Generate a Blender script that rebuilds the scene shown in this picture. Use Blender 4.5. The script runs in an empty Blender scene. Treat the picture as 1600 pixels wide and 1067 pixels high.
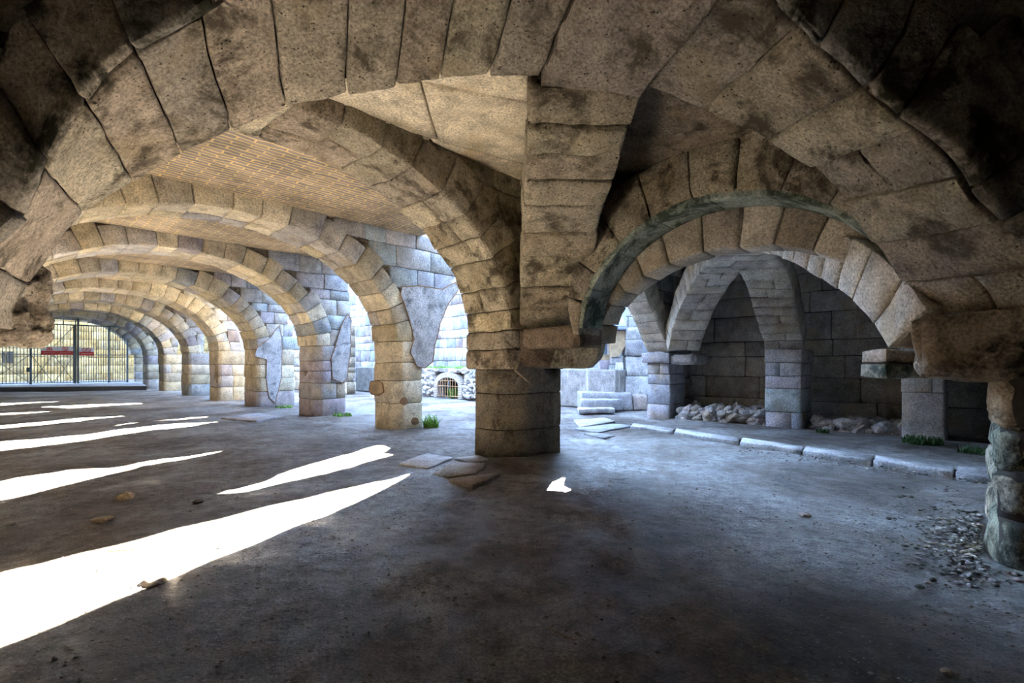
import bpy, bmesh, math, random
import numpy as np
from mathutils import Vector
random.seed(7); rng = np.random.default_rng(11)
C = bpy.context.scene.collection
SC = bpy.context.scene

# ---------------------------------------------------------------- camera, world, sun, exposure
F = 765.0; EYE = 1.6; HZ = 568.0
cd = bpy.data.cameras.new('camera'); cam = bpy.data.objects.new('camera', cd); C.objects.link(cam)
cam.location = (0, 0, EYE); cam.rotation_euler = (math.pi/2, 0, 0)
cd.sensor_width = 36; cd.lens = F/1600*36; cd.shift_y = (HZ-533.5)/1600; cd.clip_start = .02; cd.clip_end = 400
SC.camera = cam
SC.view_settings.view_transform = 'Standard'; SC.view_settings.look = 'None'
SC.view_settings.gamma = 1; SC.view_settings.use_curve_mapping = False
SC.view_settings.exposure = 1.6
w = bpy.data.worlds.new('sky'); SC.world = w; w.use_nodes = True
bg = w.node_tree.nodes['Background']; bg.inputs[0].default_value = (.42, .62, 1.0, 1); bg.inputs[1].default_value = 4.8
SUN_AZ = math.atan2(230, 765); SUN_EL = math.radians(28)
SUNV = Vector((math.sin(SUN_AZ)*math.cos(SUN_EL), math.cos(SUN_AZ)*math.cos(SUN_EL), math.sin(SUN_EL)))
sl = bpy.data.lights.new('sun', 'SUN'); sl.energy = 235; sl.color = (1, .91, .77); sl.angle = math.radians(.15)
so = bpy.data.objects.new('sun', sl); C.objects.link(so); so.rotation_euler = SUNV.to_track_quat('Z', 'Y').to_euler(); so.location = (10, 60, 40)
def area(name, loc, target, sx, sy, power, color):
    l = bpy.data.lights.new(name, 'AREA'); l.shape = 'RECTANGLE'; l.size = sx; l.size_y = sy; l.energy = power; l.color = color
    o = bpy.data.objects.new(name, l); C.objects.link(o); o.location = loc
    o.rotation_euler = (Vector(loc)-Vector(target)).to_track_quat('Z', 'Y').to_euler(); return o

# plan axes: G runs along the gallery, H across it
GX, GY = -.723, .691; HX, HY = .691, .723
def W(a, b, z=0.0): return (a*HX+b*GX, a*HY+b*GY, z)
def AB(x, y): return (x*HX+y*HY, x*GX+y*GY)
def fp(px, py, z=0.0):
    Y = F*(EYE-z)/(py-HZ); return ((px-800)*Y/F, Y, z)
def on_b(px, py, b):
    r = (px-800)/F; a = (b*(r*GY-GX))/(HX-r*HY); Y = a*HY+b*GY
    return (a, EYE+(HZ-py)/F*Y)
def on_a(px, py, a):
    r = (px-800)/F; b = a*(HX-r*HY)/(r*GY-GX); Y = a*HY+b*GY
    return (b, EYE+(HZ-py)/F*Y)

# added unseen area lamp, boosting the blue light on the side aisle floor
dl = area('fill_over_courtyard', W(11.0, 9.4, 5.0), W(6.0, -.3, 0), 4.0, 1.0, 230, (.42, .64, 1.0)); dl.data.spread = math.radians(70)

# ---------------------------------------------------------------- materials
def new_mat(name):
    m = bpy.data.materials.new(name); m.use_nodes = True; nt = m.node_tree
    return m, nt, nt.nodes['Principled BSDF'], nt.links.new
def node(nt, t, **kw):
    n = nt.nodes.new(t)
    for k, v in kw.items(): setattr(n, k, v)
    return n
def ramp(nt, pts, interp='LINEAR'):
    r = nt.nodes.new('ShaderNodeValToRGB'); r.color_ramp.interpolation = interp
    while len(r.color_ramp.elements) < len(pts): r.color_ramp.elements.new(.5)
    for e, (p, c) in zip(r.color_ramp.elements, pts):
        e.position = p; e.color = c if len(c) == 4 else (*c, 1)
    return r
def g3(v): return (v, v, v, 1)
def noise(nt, L, vec, scale, det=4, rough=.6, dist=0):
    n = node(nt, 'ShaderNodeTexNoise'); n.inputs['Scale'].default_value = scale; n.inputs['Detail'].default_value = det
    n.inputs['Roughness'].default_value = rough; n.inputs['Distortion'].default_value = dist; L(vec, n.inputs['Vector']); return n
def mulc(nt, L, a, b, fac=1.0, mode='MULTIPLY'):
    m = node(nt, 'ShaderNodeMix', data_type='RGBA', blend_type=mode); m.inputs[0].default_value = fac
    if hasattr(fac, 'links') : pass
    L(a, m.inputs[6]); L(b, m.inputs[7]); return m.outputs[2]
def mixc(nt, L, fac, a, b):
    m = node(nt, 'ShaderNodeMix', data_type='RGBA'); L(fac, m.inputs[0])
    if isinstance(a, tuple): m.inputs[6].default_value = (*a, 1)
    else: L(a, m.inputs[6])
    if isinstance(b, tuple): m.inputs[7].default_value = (*b, 1)
    else: L(b, m.inputs[7])
    return m.outputs[2]

def stone_mat(name, moss=.5, moss_col=(.035, .03, .015), pit=.6, stain=.35, bump=.5, spot=1.0, moss_shade=0.0, streak=.35):
    m, nt, bs, L = new_mat(name)
    geo = node(nt, 'ShaderNodeNewGeometry'); P = geo.outputs['Position']
    at = node(nt, 'ShaderNodeAttribute', attribute_name='tint')
    n1 = noise(nt, L, P, 3.2, 6, .65); r1 = ramp(nt, [(.3, g3(.55)), (.52, g3(.95)), (.75, g3(1.3))]); L(n1.outputs[0], r1.inputs[0])
    c = mulc(nt, L, at.outputs['Color'], r1.outputs[0])
    n2 = noise(nt, L, P, 38, 4, .7); r2 = ramp(nt, [(.32, g3(.38)), (.5, g3(1.0)), (.68, g3(1.6))]); L(n2.outputs[0], r2.inputs[0])
    c = mulc(nt, L, c, r2.outputs[0], .9)
    # ochre stains
    n3 = noise(nt, L, P, 1.3, 5, .6, .6); r3 = ramp(nt, [(.52, g3(0)), (.68, g3(stain))]); L(n3.outputs[0], r3.inputs[0])
    c = mixc(nt, L, r3.outputs[0], c, (.42, .31, .15))
    # vertical run marks of lime
    mp = node(nt, 'ShaderNodeMapping'); mp.inputs['Scale'].default_value = (5, 5, .7); L(P, mp.inputs[0])
    n5 = noise(nt, L, mp.outputs[0], 1.6, 4, .6, .4); r5 = ramp(nt, [(.58, g3(0)), (.72, g3(streak))]); L(n5.outputs[0], r5.inputs[0])
    c = mixc(nt, L, r5.outputs[0], c, (.58, .54, .46))
    # dark lichen patches broken up by fine noise
    n4 = noise(nt, L, P, 2.1, 8, .72, .3); r4 = ramp(nt, [(.60-.10*moss, g3(0)), (.72-.10*moss, g3(min(1, .55+.4*moss)))]); L(n4.outputs[0], r4.inputs[0])
    c = mixc(nt, L, r4.outputs[0], c, moss_col)
    # pits
    v = node(nt, 'ShaderNodeTexVoronoi'); v.inputs['Scale'].default_value = 26; L(P, v.inputs['Vector'])
    nv = noise(nt, L, P, 14, 2, .5)
    ad = node(nt, 'ShaderNodeMath', operation='ADD'); L(v.outputs['Distance'], ad.inputs[0]); L(nv.outputs[0], ad.inputs[1])
    rv = ramp(nt, [(.50, g3(1-pit)), (.64, g3(1))]); L(ad.outputs[0], rv.inputs[0])
    c = mulc(nt, L, c, rv.outputs[0])
    L(c, bs.inputs['Base Color']); bs.inputs['Roughness'].default_value = .88; bs.inputs['Specular IOR Level'].default_value = .25
    nb = noise(nt, L, P, 22, 8, .75)
    h = node(nt, 'ShaderNodeMath', operation='MULTIPLY'); L(nb.outputs[0], h.inputs[0]); L(rv.outputs[0], h.inputs[1])
    b = node(nt, 'ShaderNodeBump'); b.inputs['Strength'].default_value = bump; b.inputs['Distance'].default_value = .06
    L(h.outputs[0], b.inputs['Height']); L(b.outputs[0], bs.inputs['Normal'])
    return m
def plain(name, col, rough=.7, metal=0, nz=.25, scale=9, bump=.2, spec=.4):
    m, nt, bs, L = new_mat(name); geo = node(nt, 'ShaderNodeNewGeometry')
    n = noise(nt, L, geo.outputs['Position'], scale, 5, .65)
    r = ramp(nt, [(.3, tuple(x*(1-nz) for x in col)), (.7, tuple(min(1, x*(1+nz)) for x in col))]); L(n.outputs[0], r.inputs[0])
    L(r.outputs[0], bs.inputs['Base Color']); bs.inputs['Roughness'].default_value = rough; bs.inputs['Metallic'].default_value = metal
    bs.inputs['Specular IOR Level'].default_value = spec
    b = node(nt, 'ShaderNodeBump'); b.inputs['Strength'].default_value = bump; b.inputs['Distance'].default_value = .02
    L(n.outputs[0], b.inputs['Height']); L(b.outputs[0], bs.inputs['Normal']); return m

M = {}
M['near'] = stone_mat('pitted_tufa', moss=.95, moss_col=(.075, .06, .038), pit=.85, bump=1.0, stain=.35, streak=.15)
M['stone'] = stone_mat('warm_ashlar', moss=.15, pit=.35, bump=.4, stain=.45)
M['moss_shade'] = stone_mat('mossy_shaded_ashlar', moss=1.3, moss_col=(.02, .019, .008), pit=.5, bump=.6, stain=.2, streak=.1)  # mossy stone; its dark tone also carries shade on the great arch
M['green'] = stone_mat('algae_ashlar', moss=1.4, moss_col=(.035, .05, .035), pit=.2, bump=.25, stain=.1, streak=.5)
M['court'] = stone_mat('pale_court_ashlar', moss=.1, moss_col=(.07, .08, .075), pit=.3, bump=.4, stain=.1, streak=.6)
M['mortar'] = plain('old_mortar', (.20, .165, .12), .95, nz=.5, scale=14)
M['mortar_dark'] = plain('dark_joint', (.035, .027, .018), .95, nz=.5, scale=14)
M['plaster'] = stone_mat('lime_plaster', moss=.9, moss_col=(.13, .14, .14), pit=.5, bump=.6, stain=.05, streak=.8)
M['plaster_warm'] = plain('warm_lime_plaster', (.44, .34, .22), .85, nz=.4, scale=4, bump=.6)
M['rim'] = plain('rust_brown_mortar_edge', (.26, .15, .08), .9, nz=.4, scale=12)
M['iron'] = plain('dark_painted_iron', (.10, .12, .12), .5, metal=.5, nz=.3)
M['rust'] = plain('rusty_iron', (.42, .25, .14), .75, metal=.2, nz=.4, scale=20)
M['rail'] = plain('blue_grey_painted_steel', (.42, .50, .58), .4, metal=.3, nz=.1)
M['red'] = plain('red_sign_paint', (.50, .03, .025), .5, nz=.08)
M['white'] = plain('white_sign_paint', (.75, .75, .74), .5, nz=.05)
M['grass'] = plain('green_leaves', (.16, .34, .05), .6, nz=.5, scale=20)
M['darkleaf'] = plain('dark_green_leaves', (.05, .12, .035), .6, nz=.5, scale=20)
M['board'] = plain('dark_platform_edge', (.07, .075, .085), .6, nz=.2)
M['boardtop'] = plain('grey_platform_top', (.32, .34, .37), .6, nz=.2)
M['brickred'] = plain('thin_bricks', (.45, .40, .36), .85, nz=.4, scale=18, bump=.4)
M['slate'] = plain('blue_grey_slab', (.28, .33, .42), .8, nz=.25, scale=5, bump=.3)
M['door'] = plain('faded_blue_board', (.25, .34, .48), .7, nz=.15)
M['twig'] = plain('dry_stalk', (.40, .30, .18), .8)
M['yellow'] = plain('ochre_plaster', (.62, .50, .28), .9, nz=.35, scale=2)

# brick ceiling of the gallery
m, nt, bs, L = new_mat('brick_ceiling'); tc = node(nt, 'ShaderNodeTexCoord')
mp = node(nt, 'ShaderNodeMapping'); mp.inputs['Rotation'].default_value = (0, 0, math.pi/2); L(tc.outputs['Object'], mp.inputs[0])
nd = noise(nt, L, tc.outputs['Object'], 2.5, 3, .5); mx = node(nt, 'ShaderNodeVectorMath', operation='MULTIPLY_ADD')
mx.inputs[1].default_value = (.16, .16, 0); L(nd.outputs[1], mx.inputs[0]); L(mp.outputs[0], mx.inputs[2])
br = node(nt, 'ShaderNodeTexBrick'); L(mx.outputs[0], br.inputs[0]); br.inputs['Scale'].default_value = 1.0
br.inputs['Brick Width'].default_value = .44; br.inputs['Row Height'].default_value = .11; br.inputs['Mortar Size'].default_value = .017
br.inputs['Color1'].default_value = (.34, .28, .22, 1); br.inputs['Color2'].default_value = (.20, .18, .17, 1); br.inputs['Mortar'].default_value = (.66, .48, .22, 1)
br.inputs['Mortar Smooth'].default_value = .3
nn = noise(nt, L, tc.outputs['Object'], 1.1, 5, .6); rr = ramp(nt, [(.35, g3(.6)), (.65, g3(1.25))]); L(nn.outputs[0], rr.inputs[0])
L(mulc(nt, L, br.outputs[0], rr.outputs[0]), bs.inputs['Base Color']); bs.inputs['Roughness'].default_value = .9
b = node(nt, 'ShaderNodeBump'); b.inputs['Strength'].default_value = .7; b.inputs['Distance'].default_value = .02; b.invert = True
L(br.outputs['Fac'], b.inputs['Height']); L(b.outputs[0], bs.inputs['Normal']); M['brickceil'] = m

# trodden earth floor
m, nt, bs, L = new_mat('trodden_earth'); geo = node(nt, 'ShaderNodeNewGeometry'); P = geo.outputs['Position']
n1 = noise(nt, L, P, .55, 6, .62, .3)
r1 = ramp(nt, [(.36, (.085, .066, .05)), (.47, (.175, .15, .13)), (.57, (.29, .28, .27)), (.70, (.40, .40, .41))]); L(n1.outputs[0], r1.inputs[0])
n2 = noise(nt, L, P, 55, 5, .75); r2 = ramp(nt, [(.34, g3(.35)), (.5, g3(1)), (.66, g3(1.9))]); L(n2.outputs[0], r2.inputs[0])
c = mulc(nt, L, r1.outputs[0], r2.outputs[0], .8)
n3 = noise(nt, L, P, 7, 6, .7); r3 = ramp(nt, [(.36, g3(.42)), (.5, g3(1)), (.64, g3(1.45))]); L(n3.outputs[0], r3.inputs[0])
c = mulc(nt, L, c, r3.outputs[0], .8)
v = node(nt, 'ShaderNodeTexVoronoi'); v.inputs['Scale'].default_value = 9; v.inputs['Randomness'].default_value = 1; L(P, v.inputs['Vector'])
rv = ramp(nt, [(.05, g3(.8)), (.09, g3(0))]); L(v.outputs['Distance'], rv.inputs[0])
c = mixc(nt, L, rv.outputs[0], c, (.40, .37, .33))
L(c, bs.inputs['Base Color'])
n4 = noise(nt, L, P, 1.1, 5, .6, .4); r4 = ramp(nt, [(.36, g3(.28)), (.6, g3(.7))]); L(n4.outputs[0], r4.inputs[0]); L(r4.outputs[0], bs.inputs['Roughness'])
bs.inputs['Specular IOR Level'].default_value = .5
nb = noise(nt, L, P, 4.5, 10, .72); nb2 = noise(nt, L, P, 40, 4, .7)
ma = node(nt, 'ShaderNodeMath', operation='MULTIPLY_ADD'); ma.inputs[1].default_value = .22; L(nb2.outputs[0], ma.inputs[0]); L(nb.outputs[0], ma.inputs[2])
b = node(nt, 'ShaderNodeBump'); b.inputs['Strength'].default_value = 1.0; b.inputs['Distance'].default_value = .13
L(ma.outputs[0], b.inputs['Height']); L(b.outputs[0], bs.inputs['Normal']); M['floor'] = m

# ---------------------------------------------------------------- numeric helpers
def _h(ix, iy, iz, s):
    n = (ix*374761393 + iy*668265263 + iz*1274126177 + s*974634777) & 0xffffffff
    n = ((n ^ (n >> 13))*1274126177) & 0xffffffff
    return ((n ^ (n >> 16)) & 0xffff)/32767.5-1
def vnoise(p, s=0):
    p = np.asarray(p, float); i = np.floor(p).astype(np.int64); f = p-i; f = f*f*(3-2*f); r = 0
    for dx in (0, 1):
        for dy in (0, 1):
            for dz in (0, 1):
                wgt = (f[:, 0] if dx else 1-f[:, 0])*(f[:, 1] if dy else 1-f[:, 1])*(f[:, 2] if dz else 1-f[:, 2])
                r = r+wgt*_h(i[:, 0]+dx, i[:, 1]+dy, i[:, 2]+dz, s)
    return r
def nvec(p, sc, amp):
    q = p*sc
    return np.stack([vnoise(q, k)+.5*vnoise(q*2.3, k+5)+.25*vnoise(q*5.1, k+9) for k in range(3)], 1)*amp

WARM = [(.58, .50, .34), (.52, .45, .31), (.64, .57, .42), (.47, .42, .33), (.42, .37, .28), (.56, .49, .37)]
GREY = [(.42, .40, .38), (.36, .35, .35), (.47, .44, .40), (.38, .34, .34), (.50, .47, .42), (.34, .36, .36)]
MIX = WARM*2+GREY
TUFA = [(.48, .42, .31), (.52, .46, .34), (.44, .38, .29), (.47, .39, .30), (.41, .36, .29)]
PALE = [(.42, .42, .42), (.36, .37, .39), (.46, .45, .42), (.28, .29, .32), (.24, .26, .29), (.38, .36, .32), (.26, .22, .21)]
BLUE = [(.40, .41, .46), (.36, .37, .42), (.44, .42, .46), (.48, .46, .46), (.40, .45, .46)]
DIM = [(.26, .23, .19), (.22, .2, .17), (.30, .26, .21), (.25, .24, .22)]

class SB:
    """collects many stone blocks into one mesh"""
    def __init__(s): s.v = []; s.f = []; s.c = []; s.m = []; s.n = 0
    def add(s, v, f, col, mi=0):
        v = np.asarray(v, float); s.v.append(v); s.f += [tuple(int(i)+s.n for i in q) for q in f]; s.c.append(np.tile(np.array([*col, 1.0]), (len(v), 1))); s.m += [mi]*len(f); s.n += len(v)
    def build(s, name, mats, parent=None, smooth=True):
        me = bpy.data.meshes.new(name); me.from_pydata(np.concatenate(s.v).tolist(), [], s.f)
        for k in mats: me.materials.append(M[k])
        me.polygons.foreach_set('material_index', s.m)
        if smooth: me.polygons.foreach_set('use_smooth', [True]*len(s.f))
        a = me.color_attributes.new('tint', 'FLOAT_COLOR', 'POINT'); a.data.foreach_set('color', np.concatenate(s.c).ravel())
        me.update(); o = bpy.data.objects.new(name, me); C.objects.link(o)
        if parent: 
            o.parent = parent; o.matrix_parent_inverse = parent.matrix_world.inverted()
        return o
def pick(pal, jit=.12):
    c = random.choice(pal); k = 1+random.uniform(-jit, jit); return tuple(min(1, x*k) for x in c)

def block(sb, Fn, U, V, Wd, col, gap=.006, r=.02, amp=.008, seg=.16, core=None, ncs=2.3):
    """one dressed stone: box in (u,v,w) space, its arrises worn; Fn maps (n,3)->(n,3) metres"""
    lo = np.array([U[0], V[0], Wd[0]], float); hi = np.array([U[1], V[1], Wd[1]], float); mid = (lo+hi)/2
    ln = []
    for k in range(3):
        a = mid.copy(); b_ = mid.copy(); a[k] = lo[k]; b_[k] = hi[k]
        q = Fn(np.array([a, (a+b_)/2, b_])); ln.append(max(1e-3, np.linalg.norm(q[1]-q[0])+np.linalg.norm(q[2]-q[1])))
    ax = []
    for k in range(3):
        g = gap/ln[k]; e = min(.3, r/ln[k]); n = max(1, int(round(ln[k]/seg)))
        t = np.concatenate([[0, e], e+(1-2*e)*np.arange(1, n)/n, [1-e, 1]]); ax.append((t, g, e))
    vs = []; fs = []; base = 0; pull = []
    for k in range(3):
        i, j = [(1, 2), (0, 2), (0, 1)][k]
        ti, tj = ax[i][0], ax[j][0]; ni, nj = len(ti), len(tj)
        A, B = np.meshgrid(ti, tj, indexing='ij')
        for side in (0, 1):
            p = np.zeros((ni*nj, 3)); p[:, i] = A.ravel(); p[:, j] = B.ravel(); p[:, k] = side
            vs.append(p); idx = np.arange(ni*nj).reshape(ni, nj)+base; base += ni*nj
            flip = (side == 1) ^ (k == 1)
            for x in range(ni-1):
                for y in range(nj-1):
                    q = (idx[x, y], idx[x+1, y], idx[x+1, y+1], idx[x, y+1]); fs.append(q if flip else q[::-1])
    p = np.concatenate(vs); ex = (p <= 0) | (p >= 1); ne = ex.sum(1)
    wp = Fn(lo+p*(hi-lo)); rnd = (vnoise(wp*3.1, 3)+vnoise(wp*8.3, 4)*.6)
    amt = .45+.55*np.clip(rnd, -.6, 1.6)
    for k in range(3):
        e = ax[k][2]; g = ax[k][1]; edge = ex[:, k] & (ne >= 2)
        d = np.where(edge, e*np.maximum(.25, amt), 0)
        p[:, k] = np.where(p[:, k] <= 0, d, np.where(p[:, k] >= 1, 1-d, p[:, k]))
        p[:, k] = g+p[:, k]*(1-2*g)
    wp = Fn(lo+p*(hi-lo)); wp = wp+nvec(wp, ncs, amp)
    sb.add(wp, fs, col)
    if core is not None:   # mortar bed behind the joints, set back from the exposed faces
        q = []
        for k in range(3):
            c = (core[k]+amp*1.9)/ln[k] if core[k] else -.002
            q.append((lo[k]+c*(hi[k]-lo[k]), hi[k]-c*(hi[k]-lo[k])))
        cp = np.array([[q[0][x], q[1][y], q[2][z]] for x in (0, 1) for y in (0, 1) for z in (0, 1)])
        sb.add(Fn(cp), [(0, 1, 3, 2), (4, 6, 7, 5), (0, 4, 5, 1), (2, 3, 7, 6), (0, 2, 6, 4), (1, 5, 7, 3)], (.1, .08, .05), 1)

def splits(a, b, size, jit=.25):
    n = max(1, int(round(abs(b-a)/size))); t = np.linspace(0, 1, n+1)
    for i in range(1, n): t[i] += random.uniform(-jit, jit)/n
    return [a+(b-a)*x for x in t]

def prism(sb, poly, z0, z1, col, r=.02, amp=.01, seg=.22, core=.03, gap=.006):
    """stone course block: convex plan polygon (a,b), worn arrises"""
    poly = [np.array(p, float) for p in poly]; cen = sum(poly)/len(poly)
    loop = []
    n = len(poly)
    for i in range(n):
        p, q = poly[i], poly[(i+1) % n]; d = np.linalg.norm(q-p)
        if d < 1e-4: continue
        e = min(.3, r/d); k = max(1, int(d/seg))
        for t in [e]+[e+(1-2*e)*j/k for j in range(1, k)]+[1-e]: loop.append(p+(q-p)*t)
    loop = np.array(loop); m_ = len(loop); hgt = z1-z0; e = min(.3, r/hgt); k = max(1, int(hgt/seg))
    zs = [0, e]+[e+(1-2*e)*j/k for j in range(1, k)]+[1-e, 1]; g = gap
    rows = []
    for ti, t in enumerate(zs):
        ins = r*.8 if ti in (0, len(zs)-1) else 0
        dirv = cen-loop; dl = np.linalg.norm(dirv, axis=1)[:, None]
        l2 = loop+dirv/dl*(ins+g)
        z = z0+g+(hgt-2*g)*t
        rows.append(np.stack([l2[:, 0]*HX+l2[:, 1]*GX, l2[:, 0]*HY+l2[:, 1]*GY, np.full(m_, z)], 1))
    v = np.concatenate(rows); v = v+nvec(v, 2.3, amp); fs = []
    for i in range(len(zs)-1):
        for j in range(m_):
            fs.append((i*m_+j, i*m_+(j+1) % m_, (i+1)*m_+(j+1) % m_, (i+1)*m_+j))
    fs.append(tuple(range(m_))[::-1]); fs.append(tuple((len(zs)-1)*m_+j for j in range(m_)))
    sb.add(v, fs, col)
    if core:
        pl = [p+(cen-p)/np.linalg.norm(cen-p)*core*1.4 for p in poly]
        v = np.array([W(p[0], p[1], z0-.003) for p in pl]+[W(p[0], p[1], z1+.003) for p in pl])
        fs = [(j, (j+1) % n, n+(j+1) % n, n+j) for j in range(n)]+[tuple(range(n))[::-1], tuple(range(n, 2*n))]
        sb.add(v, fs, (.1, .08, .05), 1)

def cham(a0, a1, b0, b1, c):
    """chamfered rectangle, corners in order; c = 4 chamfers (a0b0, a1b0, a1b1, a0b1)"""
    out = []
    for (x, y, dx, dy), k in zip([(a0, b0, 0, 1), (a1, b0, -1, 0), (a1, b1, 0, -1), (a0, b1, 1, 0)], c):
        if k <= 0: out.append((x, y)); continue
        px, py = x+dx*k, y+dy*k
        if (dx, dy) == (0, 1): out += [(x, y+k), (x+k, y)]
        elif (dx, dy) == (-1, 0): out += [(x-k, y), (x, y+k)]
        elif (dx, dy) == (0, -1): out += [(x, y-k), (x-k, y)]
        else: out += [(x+k, y), (x, y-k)]
    return out
def clip(poly, nrm, d):
    out = []; n = len(poly)
    for i in range(n):
        p, q = np.array(poly[i]), np.array(poly[(i+1) % n]); sp, sq = p@nrm-d, q@nrm-d
        if sp >= 0: out.append(tuple(p))
        if sp*sq < 0: out.append(tuple(p+(q-p)*sp/(sp-sq)))
    return out

def empty(name, loc, label, cat, group=None):
    o = bpy.data.objects.new(name, None); C.objects.link(o); o.location = loc; o.empty_display_size = .2
    o['label'] = label; o['category'] = cat
    if group: o['group'] = group
    bpy.context.view_layer.update(); return o
def tag(o, label, cat, group=None):
    o['label'] = label; o['category'] = cat
    if group: o['group'] = group
    return o
def struct(o): o['kind'] = 'structure'; return o

def simple(name, verts, faces, mat, parent=None, smooth=False):
    me = bpy.data.meshes.new(name); me.from_pydata([tuple(v) for v in verts], [], faces); me.materials.append(M[mat])
    if smooth: me.polygons.foreach_set('use_smooth', [True]*len(faces))
    a = me.color_attributes.new('tint', 'FLOAT_COLOR', 'POINT')
    col = (.50, .51, .53) if mat == 'plaster' else pick(TUFA); a.data.foreach_set('color', list((*col, 1))*len(verts))
    me.update(); o = bpy.data.objects.new(name, me); C.objects.link(o)
    if parent: o.parent = parent; o.matrix_parent_inverse = parent.matrix_world.inverted()
    return o
def extrude_poly(name, pts, off, mat, parent=None, smooth=False):
    """closed outline of 3D points pushed along the vector off"""
    n = len(pts); v = [Vector(p) for p in pts]+[Vector(p)+Vector(off) for p in pts]
    fs = [tuple(range(n))[::-1], tuple(range(n, 2*n))]+[(j, (j+1) % n, n+(j+1) % n, n+j) for j in range(n)]
    return simple(name, v, fs, mat, parent, smooth)
def tube_bm(bm, p, q, r, n=8):
    p = Vector(p); q = Vector(q); d = (q-p).normalized(); u = d.orthogonal().normalized(); v_ = d.cross(u)
    A = [bm.verts.new(p+(u*math.cos(t)+v_*math.sin(t))*r) for t in [2*math.pi*i/n for i in range(n)]]
    B = [bm.verts.new(q+(u*math.cos(t)+v_*math.sin(t))*r) for t in [2*math.pi*i/n for i in range(n)]]
    for i in range(n): bm.faces.new((A[i], A[(i+1) % n], B[(i+1) % n], B[i]))
    bm.faces.new(A[::-1]); bm.faces.new(B)
def bm_obj(name, bm, mat, parent=None):
    bmesh.ops.recalc_face_normals(bm, faces=bm.faces)
    me = bpy.data.meshes.new(name); bm.to_mesh(me); bm.free(); me.materials.append(M[mat])
    o = bpy.data.objects.new(name, me); C.objects.link(o)
    if parent: o.parent = parent; o.matrix_parent_inverse = parent.matrix_world.inverted()
    return o

# ---------------------------------------------------------------- the setting: ground, ceilings, outer walls
def grid_floor():
    xs = np.concatenate([np.linspace(-60, -12, 30), np.linspace(-11.6, 12, 120), np.linspace(12.5, 40, 22)])
    ys = np.concatenate([np.linspace(-8, 0, 8), np.linspace(.4, 14, 100), np.linspace(14.4, 60, 50)])
    X, Y = np.meshgrid(xs, ys, indexing='ij'); p = np.stack([X.ravel(), Y.ravel(), np.zeros(X.size)], 1)
    z = .035*vnoise(p*.7, 1)+.018*vnoise(p*2.1, 2)+.008*vnoise(p*5.5, 3)
    p[:, 2] = z-.02; nx, ny = X.shape
    fs = [(i*ny+j, (i+1)*ny+j, (i+1)*ny+j+1, i*ny+j+1) for i in range(nx-1) for j in range(ny-1)]
    return struct(simple('floor', p.tolist(), fs, 'floor', smooth=True))
grid_floor()

CEIL = 4.82
def slab_local(name, a0, a1, b0, b1, z0, z1, mat):
    """slab whose object axes follow the plan axes, so that its courses run across the gallery"""
    me = bpy.data.meshes.new(name)
    v = [(x, y, z) for z in (z0, z1) for (x, y) in ((b0, -a0), (b1, -a0), (b1, -a1), (b0, -a1))]
    me.from_pydata(v, [], [(0, 3, 2, 1), (4, 5, 6, 7), (0, 1, 5, 4), (1, 2, 6, 5), (2, 3, 7, 6), (3, 0, 4, 7)]); me.materials.append(M[mat])
    a = me.color_attributes.new('tint', 'FLOAT_COLOR', 'POINT'); a.data.foreach_set('color', [.4, .34, .26, 1]*8)
    o = bpy.data.objects.new(name, me); C.objects.link(o); o.rotation_euler = (0, 0, math.atan2(GY, GX)); return struct(o)
slab_local('ceiling', -1.6, 7.35, 5.7, 40, CEIL, CEIL+.5, 'brickceil')
slab_local('ceiling_over_near_bay', -3, 6.1, -9, 5.7, 5.3, 5.7, 'moss_shade')
slab_local('ceiling_over_aisle', 6.1, 16, -9, 7.4, 4.6, 5.7, 'moss_shade')

# plan positions of the row of piers beside the gallery: -G face at b
PB = [5.6, 10.18, 14.5, 19.4, 24.0, 28.9, 34.3, 39.2]
# -- courses of squared stones standing in a vertical plane
def courses(sb, Pt, ufun, zs, bw, pal, thick, r=.02, amp=.01, seg=.25, gap=.006, jit=.25, core=(0, 0, .03), off=None):
    """Pt(u,v(depth),z)->(n,3) ; ufun(z0,z1)->(u0,u1)"""
    for z0, z1 in zip(zs[:-1], zs[1:]):
        u0, u1 = ufun(z0, z1)
        if u1-u0 < .06: continue
        sp = splits(u0, u1, bw*random.uniform(.8, 1.25), jit)
        for s0, s1 in zip(sp[:-1], sp[1:]):
            o = random.uniform(-.012, .012)
            block(sb, Pt, (s0, s1), (o, thick+o), (z0, z1), pick(pal), gap=gap, r=r, amp=amp, seg=seg,
                  core=(None, .03, None) if True else None)
def plane_b(b, sign=1):   # wall in a plane of constant b, u = a, depth goes away along +G
    return lambda q: np.stack([q[:, 0]*HX+(b+sign*q[:, 1])*GX, q[:, 0]*HY+(b+sign*q[:, 1])*GY, q[:, 2]], 1)
def plane_a(a, sign=1):   # wall in a plane of constant a, u = b, depth goes away along +H
    return lambda q: np.stack([(a+sign*q[:, 1])*HX+q[:, 0]*GX, (a+sign*q[:, 1])*HY+q[:, 0]*GY, q[:, 2]], 1)
def zcourses(z0, z1, h, jit=.2): return splits(z0, z1, h, jit)

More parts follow.
